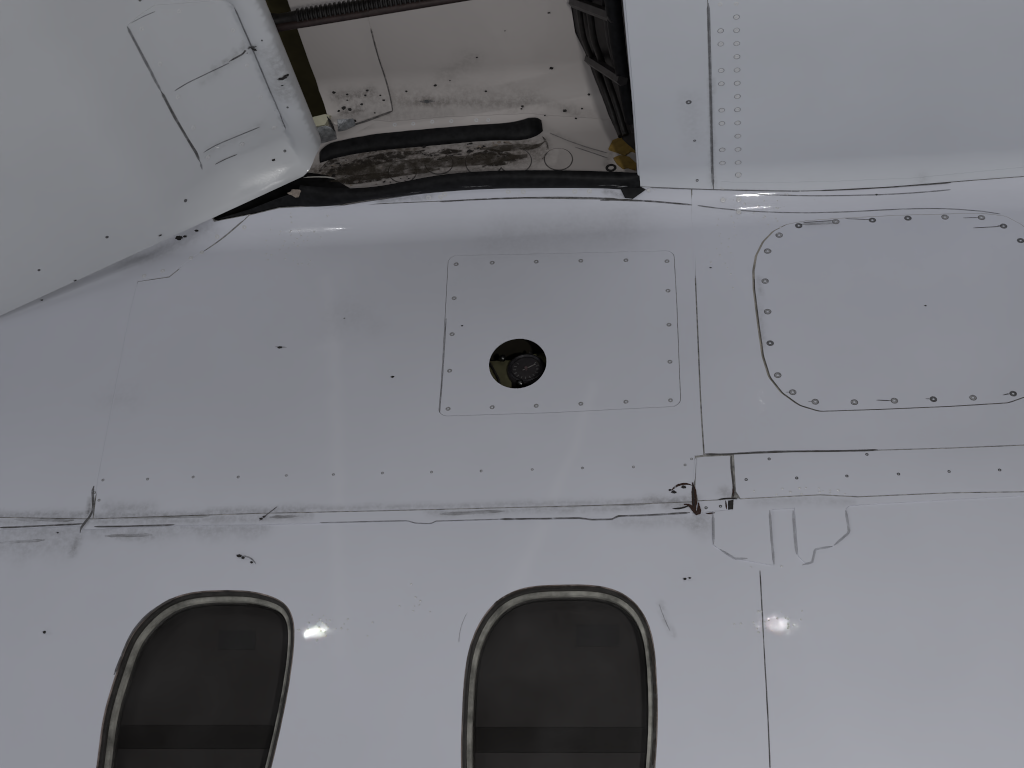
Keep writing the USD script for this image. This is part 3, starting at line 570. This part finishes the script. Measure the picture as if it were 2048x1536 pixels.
# ---- flap cove side: skin going up into the cove and out over it (the wing's shroud is a part of the wing)
wing = thing('aircraft_wing', 'white smooth underside of the wing with an open flap cove, above the fuselage', 'wing')
cove_poly = ppoly(B, [(655, 232), (645, 262), (560, 330), (400, 450), (500, 470), (900, 430), (1275, 420), (1285, 378), (1274, 300), (1262, 285), (1240, 278), (1222, 238), (1060, 226), (900, 232), (780, 242)])
cove_st = stainer(B, [(1, .8, 30, [(640, 350), (700, 340), (745, 330)]), (0, .7, 14, [(650, 372), (740, 358), (870, 345), (1000, 338)]), (0, .6, 14, [(650, 318), (760, 302), (900, 292), (1050, 285)]), (0, .75, 32, [(650, 345), (740, 332), (860, 318)]), (0, .6, 45, [(660, 345), (760, 330), (860, 318), (960, 315), (1050, 312)]), (0, .75, 18, [(660, 350), (720, 335), (790, 318)]), (1, .8, 22, [(650, 340), (700, 320), (760, 300), (830, 300)]), (1, .55, 14, [(830, 320), (900, 310), (960, 300)]), (1, .8, 16, [(940, 325), (990, 318), (1040, 312)]),
    (0, .5, 16, [(690, 370), (760, 352), (870, 340)]), (1, .5, 30, [(980, 300), (1060, 300)]), (0, .35, 10, [(1090, 280), (1100, 300)]), (0, .4, 8, [(1215, 330), (1225, 300)]), (0, .25, 8, [(1100, 262), (1160, 290), (1215, 310)])])
shroud_poly = ppoly(B, [(560, -42), (578, 10), (600, 73), (620, 130), (638, 182), (655, 231), (780, 243), (900, 233), (1060, 227), (1221, 239), (1216, 228), (1150, 65), (1140, 0), (1118, -130), (560 - 75, -260)])
plate('cove_wall', B, cove_poly.difference(shroud_poly.buffer(.0004)), -0.004, 0.0, COVE, fus, 0.005, stains=cove_st, label='dirty white wall inside the flap cove between two black seals')
up_st = stainer(B, [(1, .55, 12, [(835, 205), (858, 201), (890, 203)]), (1, .3, 26, [(680, 215), (860, 195), (1060, 200)]), (0, .3, 7, [(800, 206), (880, 205), (1000, 207), (1060, 204)]), (0, .35, 26, [(650, 215), (700, 222), (770, 215)]), (1, .5, 9, [(850, 203), (862, 200)]), (0, .5, 10, [(855, 202)]), (1, .22, 20, [(790, 200), (870, 200), (960, 205), (1060, 208)]), (0, .22, 24, [(890, 150), (950, 115)]), (0, .25, 9, [(1040, 200), (1090, 205), (1150, 225)]), (1, .2, 12, [(1130, 215), (1180, 230)]), (0, .2, 10, [(760, 235), (900, 228)])])
shroud = plate('flap_shroud', B, shroud_poly, -0.004, 0.0, COVE, wing, 0.007, stains=up_st, label='white inner surface of the flap cove with black specks')
over = ppoly(B, [(563, -40), (580, 13), (602, 75), (622, 132), (639, 181), (654, 227), (668, 250), (690, 252), (784, 221), (741, 55), (720, -40)])
plate('shroud_plate', B, over, 0.0, 0.0022, COVE, wing, 0.007, stains=stainer(B, [(0, .6, 14, [(670, 190), (740, 185)]), (0, .7, 16, [(690, 225), (720, 215)]), (0, .35, 22, [(680, 200), (770, 205)]), (0, .3, 8, [(668, 245), (780, 222)])]), label='raised plate beside the dark gap at the flap nose')
ribbon('joint_grime', B, [(742, 55), (766, 140), (786, 222)], 3.5, 0.0026, JOINT, wing, 101)
ribbon('joint_grime', B, [(786, 222), (740, 240), (690, 256)], 5, 0.0026, JOINT, wing, 102)
spk = [(668, 184, 4), (695, 188, 2.5), (735, 180, 3), (731, 190, 2.5), (768, 200, 3), (724, 208, 3), (761, 190, 2), (871, 170, 3.2), (813, 182, 2.4), (1103, 135, 4.2), (954, 113, 2.2), (854, 203, 4.5), (1130, 222, 4), (1152, 238, 2.5), (1178, 189, 3), (1045, 213, 3), (1164, 218, 2.2), (972, 182, 2.4), (708, 243, 5), (688, 216, 5), (700, 219, 4), (678, 222, 3), (1090, 232, 2), (1043, 218, 2), (695, 200, 2), (750, 226, 2), (900, 160, 1.5), (1010, 60, 1.5), (1098, 24, 3)]
plate('grime_speck', B, merge(B, [blob(B.px(x, y), r * .8 * pxm(B, x, y), 200 + i, 1.2, .9) for i, (x, y, r) in enumerate(spk)]), 0.0024, 0.0028, BLACKD, wing, 0, kind='stuff')
# flanges with rivets
fl_up = ppoly(B, [(655, 300), (700, 272), (748, 247), (850, 243), (960, 238), (1040, 238), (1065, 240), (1062, 250), (960, 256), (850, 266), (720, 283)])
fu = plate('seal_flange', B, fl_up, 0.0, 0.002, COVE, fus, 0.01, stains=stainer(B, [(0, .3, 6, [(690, 265), (740, 252)])]), label='riveted white flange above the upper black seal')
for x, y in [(790, 250), (827, 248), (865, 244), (903, 243), (953, 241), (977, 241)]: screw(B, x, y, 4.2, fu, RIVET, 0.002, 'rivet')
fl_dn = ppoly(A, [(640, 418), (720, 404), (800, 392), (880, 380), (1000, 372), (1240, 372), (1272, 392), (1262, 398), (1240, 397), (1050, 394), (900, 399), (760, 405)])
fdn = plate('seal_flange', A, fl_dn, 0.0006, T_FAIR + 0.0012, WHITE, fus, 0.01, stains=stainer(A, [(0, .4, 8, [(760, 400), (860, 390)]), (0, .5, 7, [(1215, 380), (1255, 394)])]), label='riveted white flange below the lower black seal')
for x, y in [(1017, 381), (1047, 381), (1150, 381), (1179, 381), (890, 386), (858, 393), (882, 392)]: screw(A, x, y, 5.2, fdn, RIVET, T_FAIR + 0.0012, 'rivet')
ribbon('joint_grime', A, [(880, 402), (960, 397), (1050, 394), (1150, 394), (1235, 397)], 3.5, T_FAIR + .0016, JOINT, fus, 110)
# rubber seals: rounded bulb sections
def seal(ch, top, bot, thick, lab, seed, n=70):
    a, b = np.array(scurve(ch, top, n).coords), np.array(scurve(ch, bot, n).coords)
    sec = [(0.0, -0.002), (0.0, 0.35), (0.06, 0.72), (0.2, 0.95), (0.45, 1.0), (0.75, 0.82), (0.93, 0.5), (1.0, 0.2), (1.0, -0.002)]
    V, Fc = [], []; m = len(sec)
    for i in range(n):
        e = min(i, n - 1 - i) / 4.0; e = min(1, 0.25 + 0.75 * math.sqrt(min(1, e)))
        wob = 1 + 0.12 * (fbm(np.array([[i * .35, seed, 0]]), 2, seed)[0] - .5)
        for f, h in sec:
            q = a[i] * (1 - f) + b[i] * f; V.append(ch.map([q[0]], [q[1]], (h * thick * wob * e) if h > 0 else -0.002)[0])
    for i in range(n - 1):
        for j in range(m - 1):
            q = i * m + j; Fc += [(q, q + m, q + 1), (q + 1, q + m, q + m + 1)]
    for i0 in (0, n - 1): Fc += [(i0 * m, i0 * m + j, i0 * m + j + 1) for j in range(1, m - 1)]
    return write('rubber_seal', shaded(np.array(V), np.array(Fc), 50), RUBBER, fus, lab)
sup = seal(B, [(640, 306), (720, 282), (850, 265), (980, 254), (1040, 246), (1070, 238), (1083, 241)], [(640, 326), (700, 310), (800, 297), (900, 288), (1000, 281), (1050, 279), (1086, 262)], 0.022, 'upper black rubber seal ending in a rounded bulb', 1)
slo = seal(A, [(600, 372), (660, 377), (720, 377), (800, 366), (870, 353), (950, 345), (1100, 342), (1200, 344), (1281, 347)], [(590, 410), (650, 412), (720, 402), (800, 391), (880, 383), (1000, 376), (1100, 375), (1200, 376), (1284, 384)], 0.016, 'lower black rubber seal along the cove edge', 2)
plate('seal_end_flap', A, ppoly(A, [(1240, 372), (1282, 372), (1290, 377), (1266, 397), (1250, 395)]), T_FAIR + .0012, T_FAIR + 0.006, RUBBER, fus, 0.01, label='black curled end of the lower seal')
plate('gap_fill', B, ppoly(B, [(380, 470), (500, 436), (600, 416), (660, 402), (700, 378), (655, 352), (600, 345), (470, 400)]), 0.0006, 0.003, RUBBER, fus, 0.02, label='black plate painted for the dark gap between flap end and fairing')  # black sheet stands in for the shade inside the open gap
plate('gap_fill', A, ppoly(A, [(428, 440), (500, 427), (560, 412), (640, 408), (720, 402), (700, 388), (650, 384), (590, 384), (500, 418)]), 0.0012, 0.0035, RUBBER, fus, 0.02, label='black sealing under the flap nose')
ribbon('peeling_strip', B, [(612, 370), (650, 368), (673, 371)], 4, 0.020, SEALW, fus, 111, 0.5)
plate('tape_scrap', A, blob(A.px(592, 382), 15 * MM, 5, 1.1, .8), 0.0038, 0.0060, TAN, fus, 0, label='scrap of tan tape on the black sealing')
# scratches on the lower seal
for i, L in enumerate([[(775, 382), (845, 374)], [(900, 366), (990, 361)], [(1190, 362), (1240, 364)], [(1225, 368), (1255, 366)], [(760, 392), (800, 387)]]):
    ribbon('scuff_mark', A, L, 3.5, 0.0145, decal_sc if i else (decal_sc := decal('rubber_scuff', (0.25, 0.25, 0.26), 0.5, 0.62, 90, amax=0.55, stretch=(.3, 1, 1))), slo, 120 + i, 0.8, curve=False)
# round cover discs and flaking paint between the seals
for x, y, r in [(805, 344, 27), (878, 327, 27), (968, 325, 36), (1030, 322, 32), (1117, 319, 27)]:
    q = [(x + r * math.cos(a), y + r * .78 * math.sin(a)) for a in np.linspace(0, 2 * np.pi, 14, endpoint=False)]
    dsc = spoly(B, q, 50); plate('cover_disc', B, dsc, 0.0, 0.0016, COVE, fus, 0.008, stains=cove_st)
    plate('disc_grime', B, dsc.buffer(.0022).difference(dsc), 0.0003, 0.001, JOINT, fus, 0)
flk = np.random.default_rng(3); tanp, blkp, brnp = [], [], []
for i in range(150):
    x = 655 + 205 * flk.random() ** 1.2; y = 352 - (x - 650) * .13 + (flk.random() - .5) * 70
    c = B.px(x, y); (tanp if i % 5 == 0 else blkp if i % 2 else brnp).append(blob(c, (1.5 + 4.0 * flk.random()) * MM, 300 + i, .5 + 1.3 * flk.random(), .3 + .6 * flk.random(), 8, 1.5))
for i in range(46):
    x = 930 + 90 * flk.random(); y = 303 - (x - 960) * .05 + (flk.random() - .5) * 34
    c = B.px(x, y); (tanp if i % 2 == 0 else blkp).append(blob(c, (2 + 5 * flk.random()) * MM, 600 + i, .6 + 1.1 * flk.random(), .4 + .5 * flk.random(), 8, 1.5))
for i in range(26):
    x = 840 + 90 * flk.random(); y = 312 - (x - 860) * .05 + (flk.random() - .5) * 24
    blkp.append(blob(B.px(x, y), (1.5 + 4 * flk.random()) * MM, 700 + i, .6 + 1.2 * flk.random(), .3 + .5 * flk.random(), 8, 1.5))
plate('flaking_paint', B, merge(B, tanp), 0.0008, 0.0016, TAN, fus, 0, kind='stuff', label='tan flakes of primer in the dirty cove')
plate('flaking_paint', B, merge(B, blkp), 0.0020, 0.0024, BLACKD, fus, 0, kind='stuff', label='black flakes of grime in the dirty cove')
for i, (L, w) in enumerate([([(655, 345), (720, 330), (800, 312), (850, 305)], 36), ([(660, 370), (740, 358), (800, 352)], 26), ([(860, 310), (880, 306), (925, 304)], 22), ([(945, 312), (985, 306), (1020, 312)], 34), ([(965, 335), (1000, 328), (1045, 318)], 18), ([(1085, 275), (1095, 300), (1085, 320)], 5), ([(640, 345), (655, 330), (690, 318)], 18)]):
    ribbon('grime_patch', B, L, w, 0.0026, BROWN, fus, 130 + i, 0.6)
for i, (L, w) in enumerate([([(1040, 300), (1070, 296), (1090, 285)], 10), ([(1100, 268), (1160, 292), (1215, 308)], 3), ([(1150, 296), (1215, 318)], 3), ([(840, 203), (870, 202)], 9)]):
    ribbon('grime_patch', B, L, w, 0.003, FAINT if i else BROWNS, fus, 140 + i, 0.7)
for i, (L, w) in enumerate([([(652, 352), (760, 338), (900, 326), (1055, 314)], 40), ([(660, 365), (760, 354), (880, 340)], 18), ([(960, 300), (1040, 296), (1075, 292)], 22)]):
    ribbon('grime_patch', B, L, w, 0.0031, BROWNS, fus, 150 + i, 0.6)
for L in ([(1226, 283), (1240, 277), (1262, 279), (1274, 290), (1272, 306), (1262, 303), (1250, 312), (1236, 306), (1218, 300)], [(1228, 318), (1240, 313), (1258, 316), (1273, 330), (1271, 341), (1256, 336), (1246, 338), (1234, 328)]):
    plate('ochre_sealant_patch', B, Polygon(B.pts(L)).buffer(.002).buffer(-.001), 0.0, 0.0032, OCHRE, fus, 0.01)
c = B.px(1222, 336); m = pxm(B, 1222, 336)
plate('open_fastener_hole', B, Point(c).buffer(11 * m).difference(Point(c).buffer(6 * m)), 0.0, 0.0012, BLACKD, fus, 0)
# bracket block at the flap nose
plate('cream_block', B, ppoly(B, [(617, 240), (655, 229), (664, 232), (655, 255), (622, 262)]), 0.0, 0.02, CREAM, fus, 0.02, label='cream painted block beside the dark gap')
plate('metal_block', B, ppoly(B, [(622, 263), (657, 256), (672, 262), (674, 278), (640, 288), (626, 292)]), 0.0, 0.016, BARE, fus, 0.01, label='worn bare metal fitting under the cream block')
plate('metal_fitting', B, ppoly(B, [(676, 240), (708, 238), (712, 252), (690, 262), (678, 264)]), 0.002, 0.006, BARE, fus, 0.01, label='worn grey fitting at the cove corner')
ribbon('joint_grime', B, [(659, 235), (668, 255), (674, 272)], 6, 0.0205, BLACKD, fus, 150, 0.6)

# ================================================================== WING underside
edge = [(1280, 371), (1277, 330), (1267, 190), (1258, 90), (1250, 0), (1232, -210)]
edgeA = A.pts(edge)
rib_line = scurve(A, [(1427, 378), (1424, 280), (1419, 130), (1415, 0), (1408, -210)])
wl = np.array(rib_line.coords)
seamL_ = seamc[seamc[:, 0] <= wl[0, 0]]; seamR_ = seamc[seamc[:, 0] >= wl[0, 0]]
far = A.pts([(2500, -210)]); 
wp1 = Polygon(np.vstack([edgeA[::-1], seamL_, wl])).buffer(0)
wp2 = Polygon(np.vstack([wl[::-1], seamR_, A.pts([(2300, -210)])])).buffer(0)
plate('wing_joint_bed', A, unary_union([wp1, wp2]).buffer(.004).buffer(-.006), 0.0008, 0.0048, GAP, wing, 0.008)
wst = stainer(A, [(0, .35, 5, [(1420, 150), (1426, 375)]), (0, .12, 30, [(1380, 200), (1389, 280)]), (0, .2, 12, [(1840, 355)])])
wa = plate('wing_skin', A, wp1.buffer(-.8 * MM), 0.003, 0.0062, WING, wing, 0.008, stains=wst, label='narrow wing skin strip along the cove edge')
wb = plate('wing_skin', A, wp2.buffer(-.8 * MM), 0.003, 0.0062, WING, wing, 0.010, stains=wst, label='broad smooth wing skin with two rivet columns')
for i in range(17):
    y = 2 + i * 26.5; 
    screw(A, 1470 + y * .012 + 2, y, 5.2, wb, RIVET, 0.0062, 'rivet')
    if i % 3 != 1: screw(A, 1440 + y * .014, y + 1, 5.0, wb, RIVET, 0.0062, 'rivet')
for i in range(17):
    y = 2 + i * 26.5
    if 8 < y < 350:
        ring_of(A, 1472 + y * .012, y, 5.6, 1.3, 'w')
        if i % 3 != 1: ring_of(A, 1440 + y * .014, y + 1, 5.4, 1.3, 'w')
half = unary_union(grings['w'])
plate('rivet_grime', A, half, 0.0063, 0.0065, SOFTG, wb, 0, kind='stuff')
for x, y, r in [(1518, 371, 7), (1290 + 7, 379, 4)]: screw(A, x, y, r, wb if x > 1400 else fus, RIVET, 0.0063, 'rivet')
screw(A, 1377, 199, 6, wa, SCREWD, 0.0062); screw(A, 1389, 276, 3, wa, SCREWD, 0.0062); screw(A, 1394, 358, 3, wa, SCREWD, 0.0062)
ribbon('joint_grime', A, [(1416, 0), (1421, 190), (1426, 372)], 7, 0.0066, FAINT, wing, 160, 0.1)
ribbon('joint_grime', A, [(1640, 381), (1800, 373), (1900, 365)], 3.5, 0.0066, JOINT, wing, 161)
ribbon('joint_grime', A, [(1300, 373), (1427, 378), (1600, 382)], 3, 0.0066, FAINT, wing, 162)
plate('doubler_strip', A, ppoly(A, [(1442, 361), (1500, 363), (1640, 362), (1840, 354), (1850, 352), (2048, 332), (2048, 349), (1920, 359), (1800, 369), (1640, 378), (1520, 378), (1442, 375)]), 0.0062, 0.0072, WING, wing, 0.008, stains=wst)
# spar web: from the wing skin's rear edge up to the shroud
e3 = A.map(*scurve(A, edge, 30).coords.xy, -0.004) if False else None
le = np.array(scurve(A, edge, 30).coords); lo3 = A.map(le[:, 0], le[:, 1], 0.002)
ue = [(1281, 350), (1262, 286), (1236, 278), (1216, 228), (1183, 147), (1150, 65), (1140, 0), (1118, -130)]
uq = B.pts([(1262, 300), (1238, 279), (1216, 228), (1183, 147), (1150, 65), (1140, 0), (1105, -210)])
tq = np.r_[0, np.cumsum(np.linalg.norm(np.diff(uq, axis=0), axis=1))]; tq /= tq[-1]
uu = np.c_[np.interp(np.linspace(0, 1, 30), tq, uq[:, 0]), np.interp(np.linspace(0, 1, 30), tq, uq[:, 1])]
hi3 = B.map(uu[:, 0], uu[:, 1], -0.003)
def web(frac0, frac1, push, rows=8):
    V, Fc = [], []
    for k in np.linspace(frac0, frac1, rows):
        P = lo3 * (1 - k) + hi3 * k; P = P + np.array([push, 0, 0]) * math.sin(math.pi * min(1, max(0, k))); V += list(P)
    n = len(lo3)
    for r in range(rows - 1):
        for j in range(n - 1):
            q = r * n + j; Fc += [(q, q + 1, q + n), (q + 1, q + n + 1, q + n)]
    return shaded(np.array(V), np.array(Fc), 60)
write('spar_web', web(0, 1, 0.05), SPAR, wing, 'dark spar web in the wedge between cove and wing skin')
def onweb(k, t0, t1, n=24, push=0.02):
    idx = np.linspace(t0, t1, n) * 29; P = []
    for q in idx:
        i = min(28, int(q)); f = q - i
        a = lo3[i] * (1 - f) + lo3[i + 1] * f; b = hi3[i] * (1 - f) + hi3[i + 1] * f
        P.append(a * (1 - k) + b * k + np.array([push, 0, 0]) * math.sin(math.pi * k))
    return np.array(P)
for k, r, mt, push, t0 in [(0.90, 0.006, SPARL, 0.02, 0.1), (0.76, 0.007, SPARL, 0.02, 0.12), (0.58, 0.009, SPAR, 0.03, 0.15), (0.34, 0.016, RUBBER, 0.02, 0.22), (0.12, 0.004, SPARL, 0.03, 0.2)]:
    P = onweb(k, t0, 1.0, 26, push); P = P + np.c_[np.zeros(26), np.zeros(26), .006 * np.sin(np.linspace(0, 5 + 7 * k, 26))]
    write('hydraulic_pipe', shaded(*tube(P, r, 10), 60), mt, wing)
for t in (0.38, 0.62, 0.8):
    a = onweb(0.3, t, t + .015, 3, 0.012); b = onweb(0.95, t, t + .015, 3, 0.012)
    write('pipe_clamp', shaded(*tube(np.linspace(a[0], b[0], 6), 0.011, 6), 40), SPAR, wing)
write('hose_end', shaded(*tube(onweb(0.5, 0.7, 0.9, 6, 0.0), 0.018, 12), 60), SPARL, wing)
# lip of the wing skin edge
lip = tube(lo3 + np.array([-.0005, 0, .001]), 0.0032, 8); write('skin_edge', shaded(*lip, 60), WING, wing)
# dark liner above the slot between flap and shroud
q0 = B.map(*B.px(640, 300), -0.05)[0]
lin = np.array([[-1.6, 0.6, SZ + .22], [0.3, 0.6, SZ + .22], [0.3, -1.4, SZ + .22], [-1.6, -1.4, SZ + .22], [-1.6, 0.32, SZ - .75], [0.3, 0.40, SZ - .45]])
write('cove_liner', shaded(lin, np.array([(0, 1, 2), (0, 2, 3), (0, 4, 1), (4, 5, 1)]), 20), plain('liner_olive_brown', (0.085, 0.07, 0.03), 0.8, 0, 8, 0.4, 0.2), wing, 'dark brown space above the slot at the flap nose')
for x_ in (-.52, -.40):
    write('cove_frame', shaded(*tube(np.array([[x_, .5, SZ + .15], [x_ + .03, .0, SZ + .16], [x_ + .1, -.6, SZ + .17]]), 0.02, 8), 40), OLIVE, wing)

# ================================================================== FLAP
flap = thing('wing_flap', 'white drooped flap with a rounded nose at upper left, before the fuselage', 'flap')
Y0 = -0.9
uS = lambda x, y: F.px(x, y)
fst = stainer(F, [(3, 1.0, 42, [(535, 335), (500, 370)]),(0, .45, 5, [(430, 140), (512, 92)]), (0, .18, 9, [(400, 165), (520, 105)]), (0, .22, 10, [(420, 300), (520, 252)]), (0, .2, 8, [(560, 130), (590, 200)]), (1, .25, 12, [(555, 110), (580, 180)]), (0, .25, 8, [(330, 487), (400, 455)])])
S1 = S_NOSE + rn * math.pi * 1.05
main = Polygon([(Y0, .12), (YF, .12), (YF, S_NOSE - .006), (YF - .004, S_NOSE + .012), (YF - .012, S_NOSE + .028), (YF - .03, S_NOSE + .05), (YF - .03, S1 + .5), (Y0, S1 + .5)])
plate('flap_skin', F, main, -0.003, 0.0, FLAPP, flap, 0.009, stains=fst, label='white lower skin wrapping round the flap nose')
# end rib closing the inboard end
ring = np.vstack([straight[5:], nosearc, topside]); rp = Polygon(ring).buffer(0).buffer(-.056)
rb = trimesh.creation.extrude_polygon(max(getattr(rp, 'geoms', [rp]), key=lambda g: g.area), 0.004, engine='earcut')
Vr = rb.vertices; Vr = np.c_[Vr[:, 0], YF - .0345 - Vr[:, 2], Vr[:, 1]]
write('end_rib', shaded(Vr, rb.faces, 20), SPAR, flap)
bead = F.map(np.full(80, YF), np.linspace(.13, S_NOSE - .006, 80), -.0015)
pn = ppoly(F, [(256, 49), (399, 320), (486, 283), (577, 254), (560, 228), (502, 92), (466, 10), (310, 10)])
plate('inspection_plate', F, pn, 0.0, 0.0011, FLAPP, flap, 0.012, stains=fst, label='thin painted plate near the flap nose')
for i, (L, w, mt, sd) in enumerate([([(254, 52), (300, 140), (322, 182)], 5, FAINT, 1), ([(322, 182), (350, 235), (392, 305), (399, 322)], 5, JOINT, 2), ([(262, 45), (310, 22)], 2, FAINT, 3), ([(349, 181), (458, 125)], 3, FAINT, 4), ([(458, 122), (485, 107), (512, 92)], 5, JOINT, 5), ([(407, 304), (519, 253)], 3, FAINT, 6), ([(430, 328), (474, 308)], 2.5, JOINT, 7), ([(468, 14), (502, 92), (560, 230), (571, 258)], 2.5, FAINT, 8), ([(400, 322), (404, 338)], 4, FAINT, 9)]):
    ribbon('joint_grime', F, L, w, 0.0013, mt, flap, 170 + sd, 0.6, curve=False)
for x, y in [(283, 57), (320, 127), (356, 193), (387, 254), (416, 314), (466, 60), (494, 130), (521, 194), (548, 255), (484, 288), (358, 22)]: screw(F, x, y, 4.6, flap, RIVET, 0.0011, 'rivet')
for x, y, r in [(412, 20, 3.6), (371, 401, 3.2), (214, 474, 3.4), (577, 316, 3.4), (518, 253, 3.6), (575, 215, 2.6), (525, 82, 3), (78, 540, 3), (280, 0, 3), (84, 600, 2.5)]: screw(F, x, y, r, flap, SCREWD, 0.0004, 'screw')
plate('paint_chip', F, merge(F, [blob(F.px(x, y), r * pxm(F, x, y), 400 + i, .8, 1.5) for i, (x, y, r) in enumerate([(565, 172, 3), (571, 160, 2.4), (574, 152, 1.6), (505, 97, 3), (496, 105, 2.4), (150, 560, 2), (320, 470, 2), (560, 345, 2)])]), 0.0014, .0018, BLACKD, flap, 0, kind='stuff')

# ================================================================== FLAP SCREW JACK
jack = thing('flap_screw_jack', 'dark greasy threaded actuator screw crossing the cove from the flap nose', 'actuator')
def atY(px, py, y): d = ray(px, py); return EYE + d * ((y - EYE[1]) / d[1])
ja, jb = atY(528, 46, -0.215), atY(1180, -62, -0.235)
J = lambda t: ja + (jb - ja) * t
L_ = np.linalg.norm(jb - ja)
t0 = 0.105; nr = 62; ts, rs = [], []
for i in range(nr):
    for f, r in ((0, .0125), (.25, .0165), (.55, .0165), (.8, .0125)): ts.append(t0 + (1 - t0) * (i + f) / nr); rs.append(r)
write('threaded_screw', shaded(*tube(np.array([J(t) for t in ts]), np.array(rs), 16), 30), SCRW, jack)
write('rod_end', shaded(*tube(np.array([J(-.02), J(.0), J(.02), J(.05), J(.09), J(.108)]), np.array([.010, .017, .017, .0125, .0125, .014]), 16), 30), SCRW, jack)
off = np.array([0, .004, -.014])
write('guide_rod', shaded(*tube(np.array([J(t) + off for t in np.linspace(.0, 1, 12)]), .008, 10), 60), plain('guide_rod_red_brown', (0.026, 0.016, 0.015), .4, .3, 80, .4, .3), jack)
write('end_lug', shaded(*tube(np.array([J(.012) + [0, -.016, 0], J(.012) + [0, .016, 0]]), .013, 12), 30), SCRW, jack)

# ================================================================== PRESSURE GAUGE behind the hole
gauge = thing('pressure_gauge', 'dark round pressure gauge seen through the sight hole in the square screwed panel', 'gauge')
gu, gs = A.pxo(1052, 736, -.04); gm = MM
def gl(name, prof_, mat, off, c=(gu, gs), n=28): return write(name, lathe(A, c[0], c[1], prof_, n, off), mat, gauge)
gl('case', [(.036, -.05), (.036, -.004), (.034, 0), (.031, 0), (.031, -.003), (.0001, -.003)], plain('gauge_black', (0.03, 0.027, 0.03), .4, 0, 60, .3, .2), -.040)
gl('bezel', [(.033, 0), (.033, .002), (.030, .003), (.027, .001), (.027, -.002)], plain('gauge_bezel', (0.03, 0.028, 0.032), .3, .4, 60, .3, .2), -.040)
gl('hub', [(.0032, -.003), (.003, .002), (.0001, .0025)], plain('gauge_hub', (0.10, 0.07, 0.075), .4, 0, 60, .2, .2), -.040, n=14)
P0, nrm = A.map([gu], [gs], -.0415)[0], None
tk = []
for i in range(13):
    a = math.radians(-220 + i * 260 / 12.0); q0 = (gu + .019 * math.cos(a), gs + .019 * math.sin(a)); q1 = (gu + .0235 * math.cos(a), gs + .0235 * math.sin(a)); tk.append(LineString([q0, q1]).buffer(.0006))
plate('dial_marks', A, merge(A, tk), -.043, -.0424, plain('dial_mark_grey', (0.12, 0.12, 0.12), .6), gauge, 0)
plate('needle', A, LineString([(gu - .006, gs - .003), (gu + .017, gs + .010)]).buffer(.0008), -.0424, -.0415, plain('needle_grey', (0.16, 0.15, 0.15), .5), gauge, 0)
for x, y in ((1041, 766), (1005, 716)):
    c = A.pxo(x, y, -.034); gl('mounting_nut', [(.006, -.004), (.006, .003), (.004, .005), (.002, .006), (.0001, .0062)], STEEL, -.034, c, 12)
hose = [A.map(*A.pxo(*q, -.045), -.045)[0] for q in ((962, 700), (985, 735), (998, 760), (1003, 790))]
write('pipe', shaded(*tube(np.array(hose), .0022, 8), 60), SPARL, gauge)
write('pipe', shaded(*tube(np.array([A.map(*A.pxo(*q, -.045), -.045)[0] for q in ((1060, 705), (1085, 740), (1080, 790))]), .003, 8), 60), SPARL, gauge)
